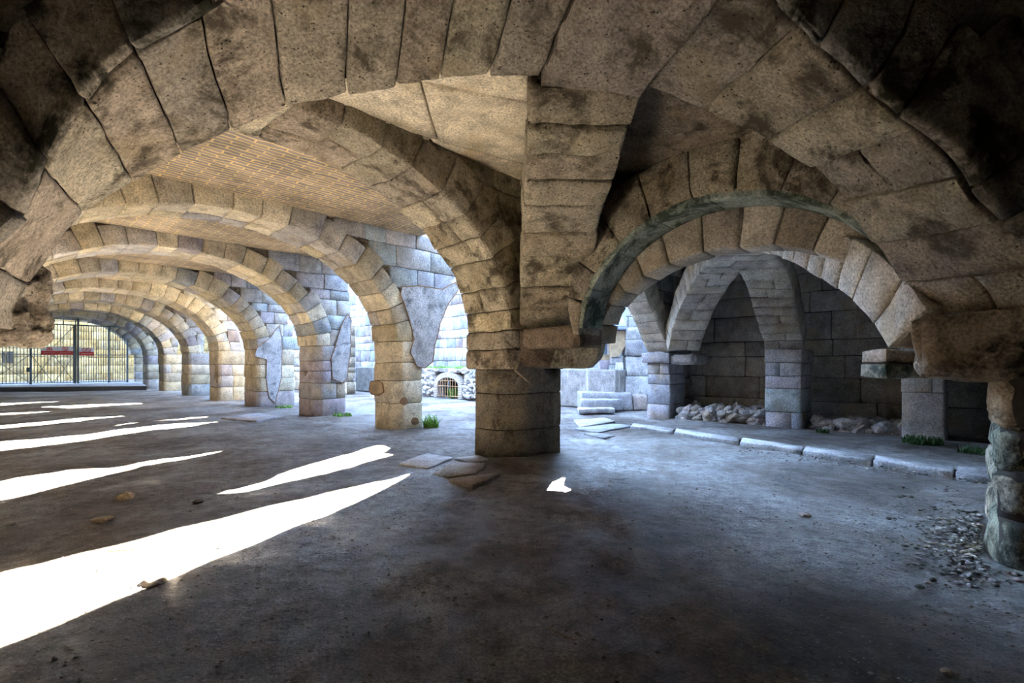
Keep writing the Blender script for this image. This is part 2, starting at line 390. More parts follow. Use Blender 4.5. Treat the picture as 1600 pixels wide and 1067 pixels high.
# left wall of the gallery and the wall closing the bay behind the camera
def wall(name, Pt, u0, u1, z0, z1, hc, bw, pal, mats, thick=.5):
    sb = SB(); courses(sb, Pt, lambda a, b: (u0, u1), zcourses(z0, z1, hc), bw, pal, thick, seg=.6, r=.03, amp=.02)
    return struct(sb.build(name, mats))
wall('wall_left', plane_a(-1.5, -1), 5.2, 46, -.1, 5.4, .6, 1.3, MIX, ['stone', 'mortar'])
wall('wall_left_near', plane_a(-1.5, -1), -7.5, 5.2, -.1, 5.4, .6, 1.3, DIM, ['moss_shade', 'mortar_dark'])  # unseen stretch, coloured dark to cut bounce onto the great arch's near face
wall('wall_back', plane_b(-5.5, -1), -2, 15.5, -.1, 5.4, .6, 1.3, MIX, ['moss_shade', 'mortar'])  # unseen, darkened as well to hold back bounce light

# ---------------------------------------------------------------- piers
def pier(name, a0, a1, b0, b1, ch, zs, label, pal, mats, r=.03, amp=.02, imposts=(), cat='pier', split_p=.6, seg=.2, group=None):
    root = empty(name, W((a0+a1)/2, (b0+b1)/2, 0), label, cat, group)
    sb = SB(); poly = cham(a0, a1, b0, b1, ch)
    for z0, z1 in zip(zs[:-1], zs[1:]):
        o = random.uniform(-.012, .012); pl = [(x+o, y-o) for x, y in poly]
        if random.random() < split_p:
            ang = random.choice([0, math.pi/2]); nrm = np.array([math.cos(ang), math.sin(ang)])
            cen = np.array([(a0+a1)/2, (b0+b1)/2]); d = cen@nrm+random.uniform(-.22, .22)*(a1-a0)
            for s in (1, -1):
                q = clip(pl, nrm*s, d*s)
                if len(q) >= 3: prism(sb, q, z0, z1, pick(pal), r=r, amp=amp, seg=seg)
        else: prism(sb, pl, z0, z1, pick(pal), r=r, amp=amp, seg=seg)
    sb.build('shaft', mats, root)
    for (nm, pl, z0, z1, mt, pa, bulge) in imposts:
        s2 = SB(); prism(s2, pl, z0, z1, pick(pa), r=.06, amp=bulge, seg=.12, core=0); s2.build(nm, mt, root)
    return root

SPRING = 2.15
p1 = pier('stone_pier', 5.85, 7.45, 5.6, 6.85, (.36, .30, .3, .33), [-.1, .46, 1.08, 1.50],
     'massive dark stone pier with chamfered corners in the middle of the vault', [(.25, .22, .17), (.22, .19, .15), (.24, .23, .18), (.28, .24, .18)], ['near', 'mortar_dark'], r=.018, amp=.012, seg=.12)
s2 = SB()
pl = cham(5.85, 7.4, 5.6, 6.85, (.1, .1, .3, .1))
prism(s2, pl, 1.50, 1.83, pick(TUFA), r=.03, amp=.02, seg=.12); prism(s2, pl, 1.83, 2.15, pick(TUFA), r=.03, amp=.02, seg=.12)
s2.build('pier_head', ['near', 'mortar_dark'], p1)

# ---------------------------------------------------------------- arches
def ellipse_F(c, A, B, zs, t, tb, Pln, t0=0.0, t1=math.pi):
    """u: angle fraction right to left, v: depth, w: ring thickness; Pln maps (u,v,z)"""
    def Fn(q):
        th = t0+(t1-t0)*q[:, 0]; cx, sx = np.cos(th), np.sin(th)
        nx, nz = cx/A, sx/B; l = np.sqrt(nx*nx+nz*nz)+1e-9
        x = c+A*cx+nx/l*q[:, 2]; z = zs+B*sx+nz/l*q[:, 2]
        return Pln(np.stack([x, q[:, 1], z], 1))
    return Fn
def arch_ring(sb, Fn, nv, depth, t, pal, vs=None, r=.025, amp=.015, seg=.2, tj=.1, gap=.006, umin=0, umax=1, core=(None, .03, .03)):
    us = splits(umin, umax, (umax-umin)/nv, .12)
    for u0, u1 in zip(us[:-1], us[1:]):
        nb = vs if vs else random.choice([1, 2, 2])
        sp = splits(0, depth, depth/nb, .3)
        for s0, s1 in zip(sp[:-1], sp[1:]):
            o = random.uniform(-.01, .015); d = random.uniform(-.012, .012)
            block(sb, Fn, (u0, u1), (s0+(d if s0 == 0 else 0), s1), (o, t+random.uniform(-tj, tj)), pick(pal), gap=gap, r=r, amp=amp, seg=seg, core=core)

def ext_a(c, A, B, zs, t, z):
    s = min(1, max(0, (z-zs)/(B+t))); return c+(A+t)*math.sqrt(1-s*s)
def backing(sb, Pt, c, A, B, zs, t, hi, side, top, th):
    """rubble-and-mortar core of a spandrel, set back behind its facing stones"""
    for z in np.arange(zs+.02, top, .07):
        x0 = ext_a(c, A, B, zs, t, z+.02)-.02; x1 = hi((z))-.1
        if side < 0: x0, x1 = 2*c-x0, -1.45
        if abs(x1-x0) < .02 or (x1 < x0 and side > 0): continue
        q = np.array([[x, y, w_] for x in (x0, x1) for y in (.07, th-.07) for w_ in (z, z+.072)])
        sb.add(Pt(q), [(0, 1, 3, 2), (4, 6, 7, 5), (0, 4, 5, 1), (2, 3, 7, 6), (0, 2, 6, 4), (1, 5, 7, 3)], (.1, .08, .05), 1)
names = ['nearest', 'second', 'third', 'fourth', 'fifth', 'sixth', 'seventh', 'eighth']
WG = [1.15, 1.1, 1.35, 1.5, 1.5, 1.6, 1.6, 1.4]
ends = {1: [(0, 7.0), (1.2, 7.05), (2.0, 7.15), (2.5, 7.5), (3.0, 8.0), (3.4, 8.35), (3.7, 8.55), (5, 8.7)],
        2: [(0, 7.25), (1.6, 7.3), (2.1, 7.75), (3.4, 7.8), (4.3, 7.7), (5, 7.3)],
        3: [(0, 7.9), (1.5, 8.1), (2.5, 8.2), (3.6, 7.7), (5, 7.3)],
        4: [(0, 8.0), (2, 8.0), (3, 7.4), (5, 7.3)]}
for k in range(8):
    b0 = PB[k]; wg = WG[k]
    c, A, B = (2.4, 3.45, 2.35) if k == 0 else (3.1, 3.5, 2.33)
    aR = c+A
    if k > 0:
        lab = ['', 'pale cream square pier with round iron-stained marks, second from the central pier',
               'blue-grey and brown blocked pier, third along the gallery row', 'fourth gallery pier with worn broad outer side and cracked plaster',
               'fifth gallery pier, narrow pale blocks joined to a rough wall', 'sixth gallery pier with patchy stone near its dark foot',
               'seventh gallery pier with round dark damp foot', 'last gallery pier beside the platform end'][k]
        pal = [(.74, .66, .50), (.78, .71, .56), (.70, .62, .47)] if k == 1 else ([(.40, .38, .37), (.45, .39, .30), (.36, .37, .40), (.38, .33, .35)] if k == 2 else MIX)
        outw = {1: 7.42, 2: 7.6, 3: 8.0, 4: 8.0}.get(k, 7.8)
        zs = {1: [-.1, .62, 1.18, 1.62, 2.15], 2: [-.1, .5, 1.0, 1.36, 1.68, 2.15]}.get(k, [-.1, .55, 1.05, 1.55, 2.15])
        pr = pier('stone_pier', aR, outw, b0, b0+wg, (.22 if k < 3 else .12, .05, .05, .12), zs, lab, pal, ['stone', 'mortar'], r=.025, amp=.015 if k < 4 else .03, seg=.25 if k < 3 else .4)
    al = ['wide rubbed stone arch springing leftward from the central pier', 'second gallery arch with yellow soffit landing on the cream pier', 'third gallery arch landing on the blue-grey pier',
          'fourth gallery arch with one green-stained haunch', 'fifth gallery arch seen deep in the row', 'sixth gallery arch seen small in the row', 'seventh gallery arch, with blue light on its side', 'last gallery arch in front of the iron gate'][k]
    root = empty('stone_arch', W(c, b0+wg/2, 0), al, 'arch')
    sb = SB(); nv = 17 if k < 2 else 19
    Fn = ellipse_F(c, A, B, SPRING, 0, 0, plane_b(b0))
    arch_ring(sb, Fn, nv, wg, .62 if k == 0 else .55, TUFA+WARM if k == 0 else MIX, r=.03 if k < 2 else .02, amp=.03 if k == 0 else .016, seg=.15 if k == 0 else (.2 if k < 3 else .3), vs=None, umax=.86)
    sb.build('arch_ring', ['near' if k == 0 else 'stone', 'mortar_dark' if k == 0 else 'mortar'], root)
    sb = SB(); t = .5
    Pp = plane_b(b0+.05)
    en = ends.get(k, [(0, 7.3), (5, 7.3)])
    def uf(z0, z1, k=k, c=c, A=A, B=B, en=en):
        lo = ext_a(c, A, B, SPRING, t, z0*.65+z1*.35)-.03; hi = np.interp((z0+z1)/2, [e[0] for e in en], [e[1] for e in en])+random.uniform(-.06, .06)
        if k == 0: hi = 6.6
        return lo, hi
    courses(sb, Pp, uf, zcourses(SPRING, CEIL+.02, .42), .62, (TUFA if k == 0 else (PALE[:5]+BLUE+GREY if k in (1, 2, 3) else GREY+PALE)), wg-.1, seg=.25, r=.02, amp=.018)
    backing(sb, Pp, c, A, B, SPRING, .42, (lambda z, en=en, k=k: 6.6 if k == 0 else float(np.interp(z, [e[0] for e in en], [e[1] for e in en]))-.08), 1, CEIL, wg-.1)
    sb.build('spandrel', ['near' if k == 0 else ('court' if k < 4 else 'stone'), 'mortar'], root); sb = SB()
    uf2 = lambda z0, z1, c=c, A=A, B=B: (-1.5, 2*c-ext_a(c, A, B, SPRING, t, z0*.65+z1*.35)+.03)
    courses(sb, Pp, uf2, zcourses(SPRING, CEIL+.02, .42), .7, MIX, wg-.1, seg=.6, r=.02, amp=.018)
    backing(sb, Pp, c, A, B, SPRING, .42, lambda z: 0, -1, CEIL, wg-.1)
    sb.build('spandrel', ['near' if k == 0 else ('court' if k < 4 else 'stone'), 'mortar'], root)
    # outer broken wall foot under the flaring spandrels
    if k in (1, 2):
        pass

# ---- the great arch crossing the picture (Y 3.5 .. 4.6): intrados given by two space curves
far = [(-4.53, 1.9), (-4.50, 2.25), (-4.21, 2.85), (-3.55, 3.3), (-3.07, 3.58), (-2.16, 3.97), (-1.56, 4.10), (-.66, 4.24), (.24, 4.28), (1.2, 4.2), (2.16, 3.78), (2.64, 3.55), (3.0, 3.27), (3.43, 2.67), (3.74, 2.13), (3.8, 1.9)]
near = [(-3.85, 1.9), (-3.66, 2.37), (-3.39, 2.69), (-3.2, 3.1), (-3.07, 3.35), (-2.84, 3.58), (-2.43, 3.9), (-1.97, 4.2), (-1.3, 4.42), (-.5, 4.6), (.3, 4.62), (1.0, 4.48), (1.56, 4.2), (1.83, 4.09), (2.29, 3.7), (2.75, 3.28), (3.2, 2.78), (3.66, 2.37), (3.95, 2.1), (4.05, 1.9)]
def resample(pts, n=200):
    p = np.array(pts, float)
    for _ in range(2):     # round the corners
        q = [p[0]]
        for i in range(len(p)-1): q += [p[i]*.75+p[i+1]*.25, p[i]*.25+p[i+1]*.75]
        q.append(p[-1]); p = np.array(q)
    x = p; d = np.r_[0, np.cumsum(np.linalg.norm(np.diff(x, axis=0), axis=1))]; t = np.linspace(0, d[-1], n)
    return np.stack([np.interp(t, d, x[:, 0]), np.interp(t, d, x[:, 1])], 1)
FC = resample(far)
# match the near curve by x position so that joints run straight through
NCr = resample(near)
def by_len(cv, u):
    t = np.clip(u, 0, 1)*(len(cv)-1); i = np.minimum(t.astype(int), len(cv)-2); f = (t-i)[:, None]; return cv[i]*(1-f)+cv[i+1]*f
YN, YF = 3.45, 4.6
YN0 = YN
def great_face(q):
    r = great(np.stack([q[:, 0], np.zeros(len(q)), q[:, 2]], 1)); r[:, 1] += q[:, 1]; return r
def great(q):
    a = by_len(FC, q[:, 0]); b_ = by_len(NCr, q[:, 0]); v = q[:, 1][:, None]; p = a*v+b_*(1-v)
    e = .01; d = (by_len(FC, q[:, 0]+e)-by_len(FC, q[:, 0]-e)); d /= np.linalg.norm(d, axis=1)[:, None]+1e-9
    n = np.stack([-d[:, 1], d[:, 0]], 1); p = p+n*q[:, 2][:, None]
    return np.stack([p[:, 0], YN+(YF-YN)*q[:, 1]+.35*np.clip(-p[:, 0]/5, -1, 1)*0, p[:, 1]], 1)
root = empty('stone_arch', (-.2, 4.0, 0), 'huge pitted stone arch spanning the whole top of the picture', 'arch')
# joint positions by far-edge image x, right of centre and left of centre
jx = [-4.53, -4.45, -4.0, -3.55, -3.1, -2.62, -2.1, -1.53, -1.08, -.66, -.2, .27, 1.22, 1.8, 2.38, 2.8, 3.1, 3.38, 3.62, 3.8]
ju = [float(np.interp(x, FC[:, 0], np.linspace(0, 1, len(FC)))) for x in jx]; ju[0] = 0; ju[-1] = 1
sb = SB(); sk = SB(); sl_ = SB()
for i, (u0, u1) in enumerate(zip(ju[:-1], ju[1:])):
    tgt = sk if i == 11 else (sb if i > 11 else sl_)
    col = (.36, .31, .26) if i == 11 else pick(TUFA, .1)
    if i > 11 and random.random() < .5:
        m_ = random.uniform(.4, .6)
        block(tgt, great, (u0, u1), (0, m_), (random.uniform(-.02, .03), .7), col, r=.022, amp=.022, seg=.09, core=(None, .05, .05))
        block(tgt, great, (u0, u1), (m_, 1), (random.uniform(-.02, .03), .7), pick(TUFA, .1), r=.022, amp=.022, seg=.09, core=(None, .05, .05))
    else:
        block(tgt, great, (u0, u1), (0, 1), (-.10 if i == 11 else random.uniform(-.02, .03), .7), col, r=.022, amp=.022, seg=.09, core=(None, .05, .05), gap=.008)
for sg in (0, 1):  # facing darker than the ring: moss, plus shade put into the colour
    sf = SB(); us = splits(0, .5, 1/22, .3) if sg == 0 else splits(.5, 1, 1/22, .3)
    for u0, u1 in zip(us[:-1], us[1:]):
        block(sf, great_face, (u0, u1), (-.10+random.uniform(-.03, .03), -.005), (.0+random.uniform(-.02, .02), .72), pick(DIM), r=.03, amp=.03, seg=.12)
    sf.build('arch_face', ['moss_shade', 'mortar_dark'], root)
sb.build('arch_ring', ['near', 'mortar_dark'], root); sl_.build('arch_ring', ['near', 'mortar_dark'], root); sk.build('keystone', ['near', 'mortar_dark'], root)
# masonry over the arch, near side (mossy, with shade put into its dark colour)
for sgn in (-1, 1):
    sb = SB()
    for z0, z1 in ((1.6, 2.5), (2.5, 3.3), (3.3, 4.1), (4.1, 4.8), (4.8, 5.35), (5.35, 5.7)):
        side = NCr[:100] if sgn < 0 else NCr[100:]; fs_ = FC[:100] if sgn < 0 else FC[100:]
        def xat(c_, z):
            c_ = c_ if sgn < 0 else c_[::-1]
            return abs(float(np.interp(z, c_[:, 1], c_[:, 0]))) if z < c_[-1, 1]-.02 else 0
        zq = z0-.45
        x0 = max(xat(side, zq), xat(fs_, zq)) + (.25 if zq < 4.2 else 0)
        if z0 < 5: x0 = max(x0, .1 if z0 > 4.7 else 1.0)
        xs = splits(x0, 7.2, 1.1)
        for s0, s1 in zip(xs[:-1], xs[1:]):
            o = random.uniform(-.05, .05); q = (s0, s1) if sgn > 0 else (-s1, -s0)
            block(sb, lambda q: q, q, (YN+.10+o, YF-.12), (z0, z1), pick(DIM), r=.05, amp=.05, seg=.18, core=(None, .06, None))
    sb.build('spandrel', ['moss_shade', 'mortar_dark'], root)

# ---- rib running from the central pier toward the camera
prof = [(8.42, 2.12), (8.3, 2.23), (7.72, 2.78), (6.85, 3.4), (5.75, 3.72), (4.83, 4.02), (4.55, 4.15)]
PR = resample(prof, 120)
def rib(q):
    a = by_len(PR, q[:, 0]); e = .01; d = by_len(PR, q[:, 0]+e)-by_len(PR, q[:, 0]-e); d /= np.linalg.norm(d, axis=1)[:, None]+1e-9
    n = np.stack([-d[:, 1], d[:, 0]], 1); n = np.where(n[:, 1:2] < 0, -n, n); p = a+n*q[:, 2][:, None]
    x = .14+q[:, 1]*1.06
    return np.stack([x, p[:, 0], p[:, 1]], 1)
# joints from picture rows
rows = [(513, 8.3), (485, 8.02), (450, 7.7), (408, 7.2), (365, 6.75), (325, 6.2), (288, 5.75), (243, 5.35), (190, 4.95), (137, 4.6)]
ju = [float(np.interp(-y, -PR[:, 0], np.linspace(0, 1, 120))) for _, y in rows]; ju[0] = 0; ju[-1] = 1
root = empty('stone_arch', (.7, 6.5, 0), 'tapering rib arch of horizontal blocks rising from the central pier overhead', 'arch')
sb = SB()
for u0, u1 in zip(ju[:-1], ju[1:]):
    o = random.uniform(-.015, .015)
    block(sb, rib, (u0, u1), (o, 1+random.uniform(-.02, .02)), (random.uniform(-.015, .02), .6), pick([(.52, .45, .33), (.47, .40, .29), (.50, .42, .31), (.55, .48, .34)], .08), r=.03, amp=.02, seg=.08, core=(None, .04, .04), gap=.007)
sb.build('arch_ring', ['near', 'mortar_dark'], root)
sb = SB()
def ribwall(q): return np.stack([.22+q[:, 1]*.88, q[:, 0], q[:, 2]], 1)
for z0, z1 in ((2.3, 2.9), (2.9, 3.5), (3.5, 4.1), (4.1, 4.7), (4.7, 5.3)):
    y0 = float(np.interp(z0-.3, PR[:, 1], PR[:, 0]))+.15 if z0 < 4.4 else 4.65
    for s0, s1 in zip(*(lambda s: (s[:-1], s[1:]))(splits(y0, 8.9, .8))):
        block(sb, ribwall, (s0, s1), (0, 1), (z0, z1), pick(WARM), r=.04, amp=.03, seg=.2, core=(None, .05, None))
sb.build('spandrel', ['moss_shade', 'mortar_dark'], root)

# corbel stones of the central pier
s3 = SB()
def boxF(c, ex, ey, ez):
    c = np.array(c); ex, ey, ez = map(np.array, (ex, ey, ez)); return lambda q: c+q[:, 0:1]*ex+q[:, 1:2]*ey+q[:, 2:3]*ez
block(s3, boxF((.12, 8.22, 1.53), (.86, 0, 0), (0, 1.1, 0), (0, 0, .63)), (0, 1), (0, 1), (0, 1), (.25, .19, .14), r=.07, amp=.03, seg=.07)
s3.build('impost', ['near', 'mortar_dark'], p1)
s3 = SB()
pts = [(857, 575), (868, 545), (905, 517), (932, 520), (942, 534), (936, 558), (918, 576)]
v = [((px-800)*8.1/F, 8.12, EYE+(HZ-py)/F*8.1) for px, py in pts]
ob = extrude_poly('impost', v, (.25, 1.0, 0), 'near', p1)
md = ob.modifiers.new('b', 'BEVEL'); md.width = .05; md.segments = 3
s3 = SB(); block(s3, plane_a(6.0), (4.32, 5.5), (0, .6), (1.85, 2.2), (.25, .19, .14), r=.04, amp=.02, seg=.1); s3.build('impost', ['near', 'mortar_dark'], p1)

# ---------------------------------------------------------------- arches between the central pier and the right pier
RC, RA = 2.38, 1.93
root = empty('stone_arch', W(6.2, RC, 0), 'green-stained arch between the central pier and the right foreground pier', 'arch')
def thin_end(Fn, lo=.12):     # the ring gets thinner where it meets the corbel on the left
    def G_(q):
        q = q.copy(); q[:, 2] *= lo+(1-lo)*np.clip(q[:, 0]/.28, 0, 1); return Fn(q)
    return G_
sb = SB(); arch_ring(sb, thin_end(ellipse_F(RC, RA, 1.6, 2.03, 0, 0, plane_a(5.95))), 11, .56, .72, TUFA, vs=1, r=.025, amp=.025, seg=.12)
sb.build('arch_ring', ['near', 'mortar_dark'], root)
sb = SB(); sbf = ellipse_F(RC, RA, 1.6, 2.03, 0, 0, plane_a(5.97))
for u0, u1 in zip(np.linspace(.02, .98, 9)[:-1], np.linspace(.02, .98, 9)[1:]):
    block(sb, sbf, (u0, u1), (0, .52), (-.05, .05), (.26, .30, .26), r=.01, amp=.01, seg=.12, gap=0)
sb.build('plaster_lining', ['green', 'mortar_dark'], root)
def side_walls(pa, c_, A_, B_, zs_, t_, hiL, loR, zc, bw, pal, th, mats, root):
    for sg in (1, -1):
        sb = SB()
        if sg > 0: courses(sb, plane_a(pa), lambda z0, z1: (ext_a(c_, A_, B_, zs_, t_, z0*.65+z1*.35)-.03, hiL), zc, bw, pal, th)
        else: courses(sb, plane_a(pa), lambda z0, z1: (loR, 2*c_-ext_a(c_, A_, B_, zs_, t_, z0*.65+z1*.35)+.03), zc, bw, pal, th)
        sb.build('spandrel', mats, root)
side_walls(6.1, RC, RA, 1.6, 2.03, .5, 4.5, -1.9, zcourses(2.3, 5.3, .5), .7, DIM, .4, ['moss_shade', 'mortar_dark'], root)
root = empty('stone_arch', W(6.8, 2.46, 0), 'lower recessed arch order directly behind the green-stained arch', 'arch')
sb = SB(); arch_ring(sb, thin_end(ellipse_F(2.46, 1.88, 1.17, 1.93, 0, 0, plane_a(6.52)), .5), 13, .5, .6, [(.42, .37, .30), (.36, .32, .27), (.47, .42, .35), (.28, .24, .19)], r=.025, amp=.02, seg=.14, vs=1)
sb.build('arch_ring', ['stone', 'mortar_dark'], root)
side_walls(6.6, 2.46, 1.88, 1.17, 1.93, .4, 4.5, -1.9, zcourses(2.3, 4.7, .5), .7, DIM, .4, ['moss_shade', 'mortar_dark'], root)

# right foreground pier with its corbels
p0 = pier('stone_pier', 5.5, 7.6, -2.1, -.08, (.1, .05, .05, .12), [-.1, .35, .75, 1.1, 1.5],
     'mossy rough pier at the right edge of the picture', [(.34, .30, .22), (.28, .28, .20), (.45, .36, .25)], ['moss_shade', 'mortar_dark'], r=.05, amp=.05, seg=.1)
s4 = SB()
block(s4, plane_a(5.35), (-2.0, .42), (0, 1.1), (1.47, 2.03), (.30, .24, .18), r=.05, amp=.05, seg=.06, ncs=3.2)
s4.build('impost', ['moss_shade', 'mortar_dark'], p0)
s4 = SB()
block(s4, lambda q: q, (3.60, 4.10), (4.74, 5.1), (1.46, 1.60), (.28, .26, .2), r=.03, amp=.03, seg=.08)
block(s4, lambda q: q, (3.64, 4.12), (4.77, 5.15), (1.60, 1.73), (.33, .26, .2), r=.03, amp=.03, seg=.08)
s4.build('impost', ['green', 'mortar_dark'], p0)

# vault webs over the near bay (slabs between rib and arches)
def web(name, corners, mat, pal, n=(2, 2), thick=.35, struct_=True):
    c = [np.array(x, float) for x in corners]
    def Fn(q):
        u = q[:, 0:1]; v = q[:, 1:2]; p = c[0]*(1-u)*(1-v)+c[1]*u*(1-v)+c[2]*u*v+c[3]*(1-u)*v
        p = p.copy(); p[:, 2] += q[:, 2]; return p
    sb = SB()
    us = splits(0, 1, 1/n[0], .15)
    for u0, u1 in zip(us[:-1], us[1:]):
        vv = splits(0, 1, 1/n[1], .2)
        for v0, v1 in zip(vv[:-1], vv[1:]): block(sb, Fn, (u0, u1), (v0, v1), (0, thick), pick(pal, .06), r=.03, amp=.012, seg=.25, core=(None, None, .04))
    return struct(sb.build(name, [mat, 'mortar']))
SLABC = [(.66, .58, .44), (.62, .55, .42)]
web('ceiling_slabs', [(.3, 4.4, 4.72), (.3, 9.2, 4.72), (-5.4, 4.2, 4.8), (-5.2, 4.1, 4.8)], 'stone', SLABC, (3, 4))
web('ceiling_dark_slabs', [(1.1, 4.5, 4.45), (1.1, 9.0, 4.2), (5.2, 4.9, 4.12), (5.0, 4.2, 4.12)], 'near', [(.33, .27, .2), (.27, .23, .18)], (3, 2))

# left corbel of the great arch with its wavy weathering
pl_root = pier('stone_pier', -1.5, -.12, 5.3, 6.6, (0, 0, 0, 0), [-.1, .5, 1.1, 1.74], 'pier carrying the left end of the huge arch', TUFA, ['near', 'mortar_dark'])
s5 = SB()
block(s5, lambda q: q, (-5.3, -4.36), (3.6, 4.68), (1.78, 2.5), (.42, .35, .27), r=.06, amp=.06, seg=.035, ncs=6.5)
s5.build('impost', ['near', 'mortar_dark'], pl_root)

# ---------------------------------------------------------------- aisle on the right: Q piers, ribs, niches
QA = 13.1
Q = [(6.35, 7.05), (3.05, 3.85), (.50, 1.2)]
qlab = ['grey-blue pier at the courtyard corner with a moulded impost', 'pale pier between the two dark niches on the right', 'short white speckled pier stub by the rightmost niche']
for i, (b0, b1) in enumerate(Q):
    pr = pier('stone_pier', QA, QA+1.0, b0, b1, (.03, .03, 0, 0), [-.05, .42, 1.0, 1.3, 1.62] if i < 2 else [-.05, 1.0, 1.6], qlab[i], BLUE if i < 2 else [(.5, .47, .44)],
              ['stone', 'mortar'], r=.02, amp=.012, seg=.2)
    if i == 0:
        s = SB(); block(s, plane_a(QA-.12), (b0-.05, b1+.12), (0, 1.1), (1.62, 1.92), (.38, .38, .43), r=.03, amp=.015, seg=.1)
        s.build('impost', ['stone', 'mortar'], pr)
        s = SB(); block(s, plane_a(QA-.05), (b0-.75, b0-.05), (0, 1.0), (1.58, 1.88), (.40, .37, .36), r=.08, amp=.03, seg=.1)
        s.build('impost', ['stone', 'mortar'], pr)
    else:
        s = SB(); block(s, plane_a(QA-.02), (b0-.02, b1+.02), (0, 1.0), (1.62, 1.95), (.42, .40, .40), r=.03, amp=.015, seg=.1); s.build('impost', ['stone', 'mortar'], pr)
def free_rib(prof, left, right, n, label, pal, thick=.6, axis=None, loc=(0, 0)):
    """rib whose soffit edges run in plan through left/right points; prof gives height against the same parameter"""
    tp = [p[0] for p in prof]; cu_ = resample(prof, 160); tmin, tmax = cu_[0, 0], cu_[-1, 0]
    def Fn(q):
        c_ = by_len(cu_, q[:, 0]); e = .01; d = by_len(cu_, q[:, 0]+e)-by_len(cu_, q[:, 0]-e)
        lx = np.interp(c_[:, 0], [p[0] for p in left], [p[1] for p in left]); ly = np.interp(c_[:, 0], [p[0] for p in left], [p[2] for p in left])
        rx = np.interp(c_[:, 0], [p[0] for p in right], [p[1] for p in right]); ry = np.interp(c_[:, 0], [p[0] for p in right], [p[2] for p in right])
        x = lx+(rx-lx)*q[:, 1]; y = ly+(ry-ly)*q[:, 1]
        # direction of growing parameter in plan
        L0 = np.array([(left[-1][1]-left[0][1]), (left[-1][2]-left[0][2])]); pl_ = np.linalg.norm(L0); k = pl_/(tmax-tmin); L0 = L0/pl_
        dx, dz = d[:, 0]*k, d[:, 1]; l = np.sqrt(dx*dx+dz*dz)+1e-9; nx, nz = -dz/l, dx/l
        return np.stack([x+L0[0]*nx*q[:, 2], y+L0[1]*nx*q[:, 2], c_[:, 1]+nz*q[:, 2]], 1)
    root = empty('stone_arch', (loc[0], loc[1], 0), label, 'arch'); sb = SB(); us = splits(0, 1, 1/n, .1)
    for u0, u1 in zip(us[:-1], us[1:]):
        sp = [0, random.uniform(.35, .65), 1] if random.random() < .4 else [0, 1]
        for s0, s1 in zip(sp[:-1], sp[1:]): block(sb, Fn, (u0, u1), (s0, s1), (random.uniform(-.01, .015), thick), pick(pal), r=.025, amp=.02, seg=.15, core=(None, .03, .03))
    sb.build('arch_ring', ['stone', 'mortar'], root); return root
RIBP = [(.55, .50, .42), (.50, .45, .38), (.58, .54, .46), (.46, .40, .34)]
free_rib([(4.8, 1.72), (5.0, 1.98), (5.35, 2.3), (6, 2.65), (6.75, 3.02), (8, 3.48), (9.3, 3.72), (10.6, 3.58), (11.6, 3.3), (12.3, 2.98), (12.8, 2.6), (13.2, 2.25), (13.5, 1.95)],
         [(4.8, 3.67, 4.8), (6, 3.75, 6), (9, 3.95, 9), (13.5, 4.28, 13.5)], [(4.8, 4.09, 4.8), (6, 4.3, 6), (8, 4.55, 8), (9.3, 4.85, 9.3), (11.5, 5.05, 11.5), (13.5, 5.17, 13.5)],
         26, 'long pale rib arch crossing the side aisle from the right foreground corbel', RIBP, loc=(4.3, 9.2))
free_rib([(0, 1.95), (.06, 2.2), (.15, 2.5), (.27, 2.85), (.38, 3.2), (.5, 3.5), (.7, 3.68), (1, 3.76), (1.3, 3.7)],
         [(0, 6.12, 11.9), (.5, 5.0, 10.65), (1.3, 3.2, 8.65)], [(0, 7.04, 11.8), (.5, 5.98, 10.55), (1.3, 4.2, 8.55)],
         13, 'broad pale rib rising from the pier between the niches', RIBP, loc=(5.5, 10.5))
qprof = resample([(13.1, 1.92), (12.96, 2.1), (12.32, 2.75), (12.0, 3.13), (11.5, 3.65), (10.9, 4.0), (10.2, 4.15), (9.2, 4.1), (8.2, 4.0)], 120)
for i, (b0, b1) in enumerate(Q[:1]):
    def qf(q, b0=b0, b1=b1):
        a = by_len(qprof, q[:, 0]); e = .01; d = by_len(qprof, q[:, 0]+e)-by_len(qprof, q[:, 0]-e); d /= np.linalg.norm(d, axis=1)[:, None]+1e-9
        n = np.stack([d[:, 1], -d[:, 0]], 1); n = np.where(n[:, 0:1]+n[:, 1:2] < 0, -n, n); p = a+n*q[:, 2][:, None]
        bb = b0+q[:, 1]*(b1-b0); return np.stack([p[:, 0]*HX+bb*GX, p[:, 0]*HY+bb*GY, p[:, 1]], 1)
    root = empty('stone_arch', W(11.5, (b0+b1)/2, 0), ['pale curved rib rising from the blue-grey courtyard corner pier', 'pale curved rib rising from the pier between the niches', 'rib rising from the short speckled pier stub'][i], 'arch')
    sb = SB(); us = splits(0, 1, 1/16, .1)
    for u0, u1 in zip(us[:-1], us[1:]):
        block(sb, qf, (u0, u1), (0, 1), (0, .7), pick([(.55, .50, .42), (.50, .45, .38), (.58, .54, .46)]), r=.025, amp=.02, seg=.2, core=(None, .03, .03))
    sb.build('arch_ring', ['stone', 'mortar'], root)
    sb = SB()
    courses(sb, plane_b(b0+.1), lambda z0, z1: (float(np.interp(z0-.35, qprof[:80, 1], qprof[:80, 0]))+.35 if z0 > 2.2 else 13.6, 14.1), zcourses(1.95, 4.6, .45), .6, BLUE+GREY, b1-b0-.2)
    sb.build('spandrel', ['stone', 'mortar'], root)
NICHE = [(.36, .32, .27), (.33, .30, .26), (.38, .35, .31), (.31, .29, .27)]
wall('wall_niche', plane_a(15.0), -4.5, 7.2, -.1, 4.7, .62, 1.25, NICHE, ['stone', 'mortar_dark'])
wall('wall_niche_side', plane_b(6.55), 14.0, 15.1, -.1, 4.7, .6, .8, NICHE, ['stone', 'mortar_dark'], thick=.5)
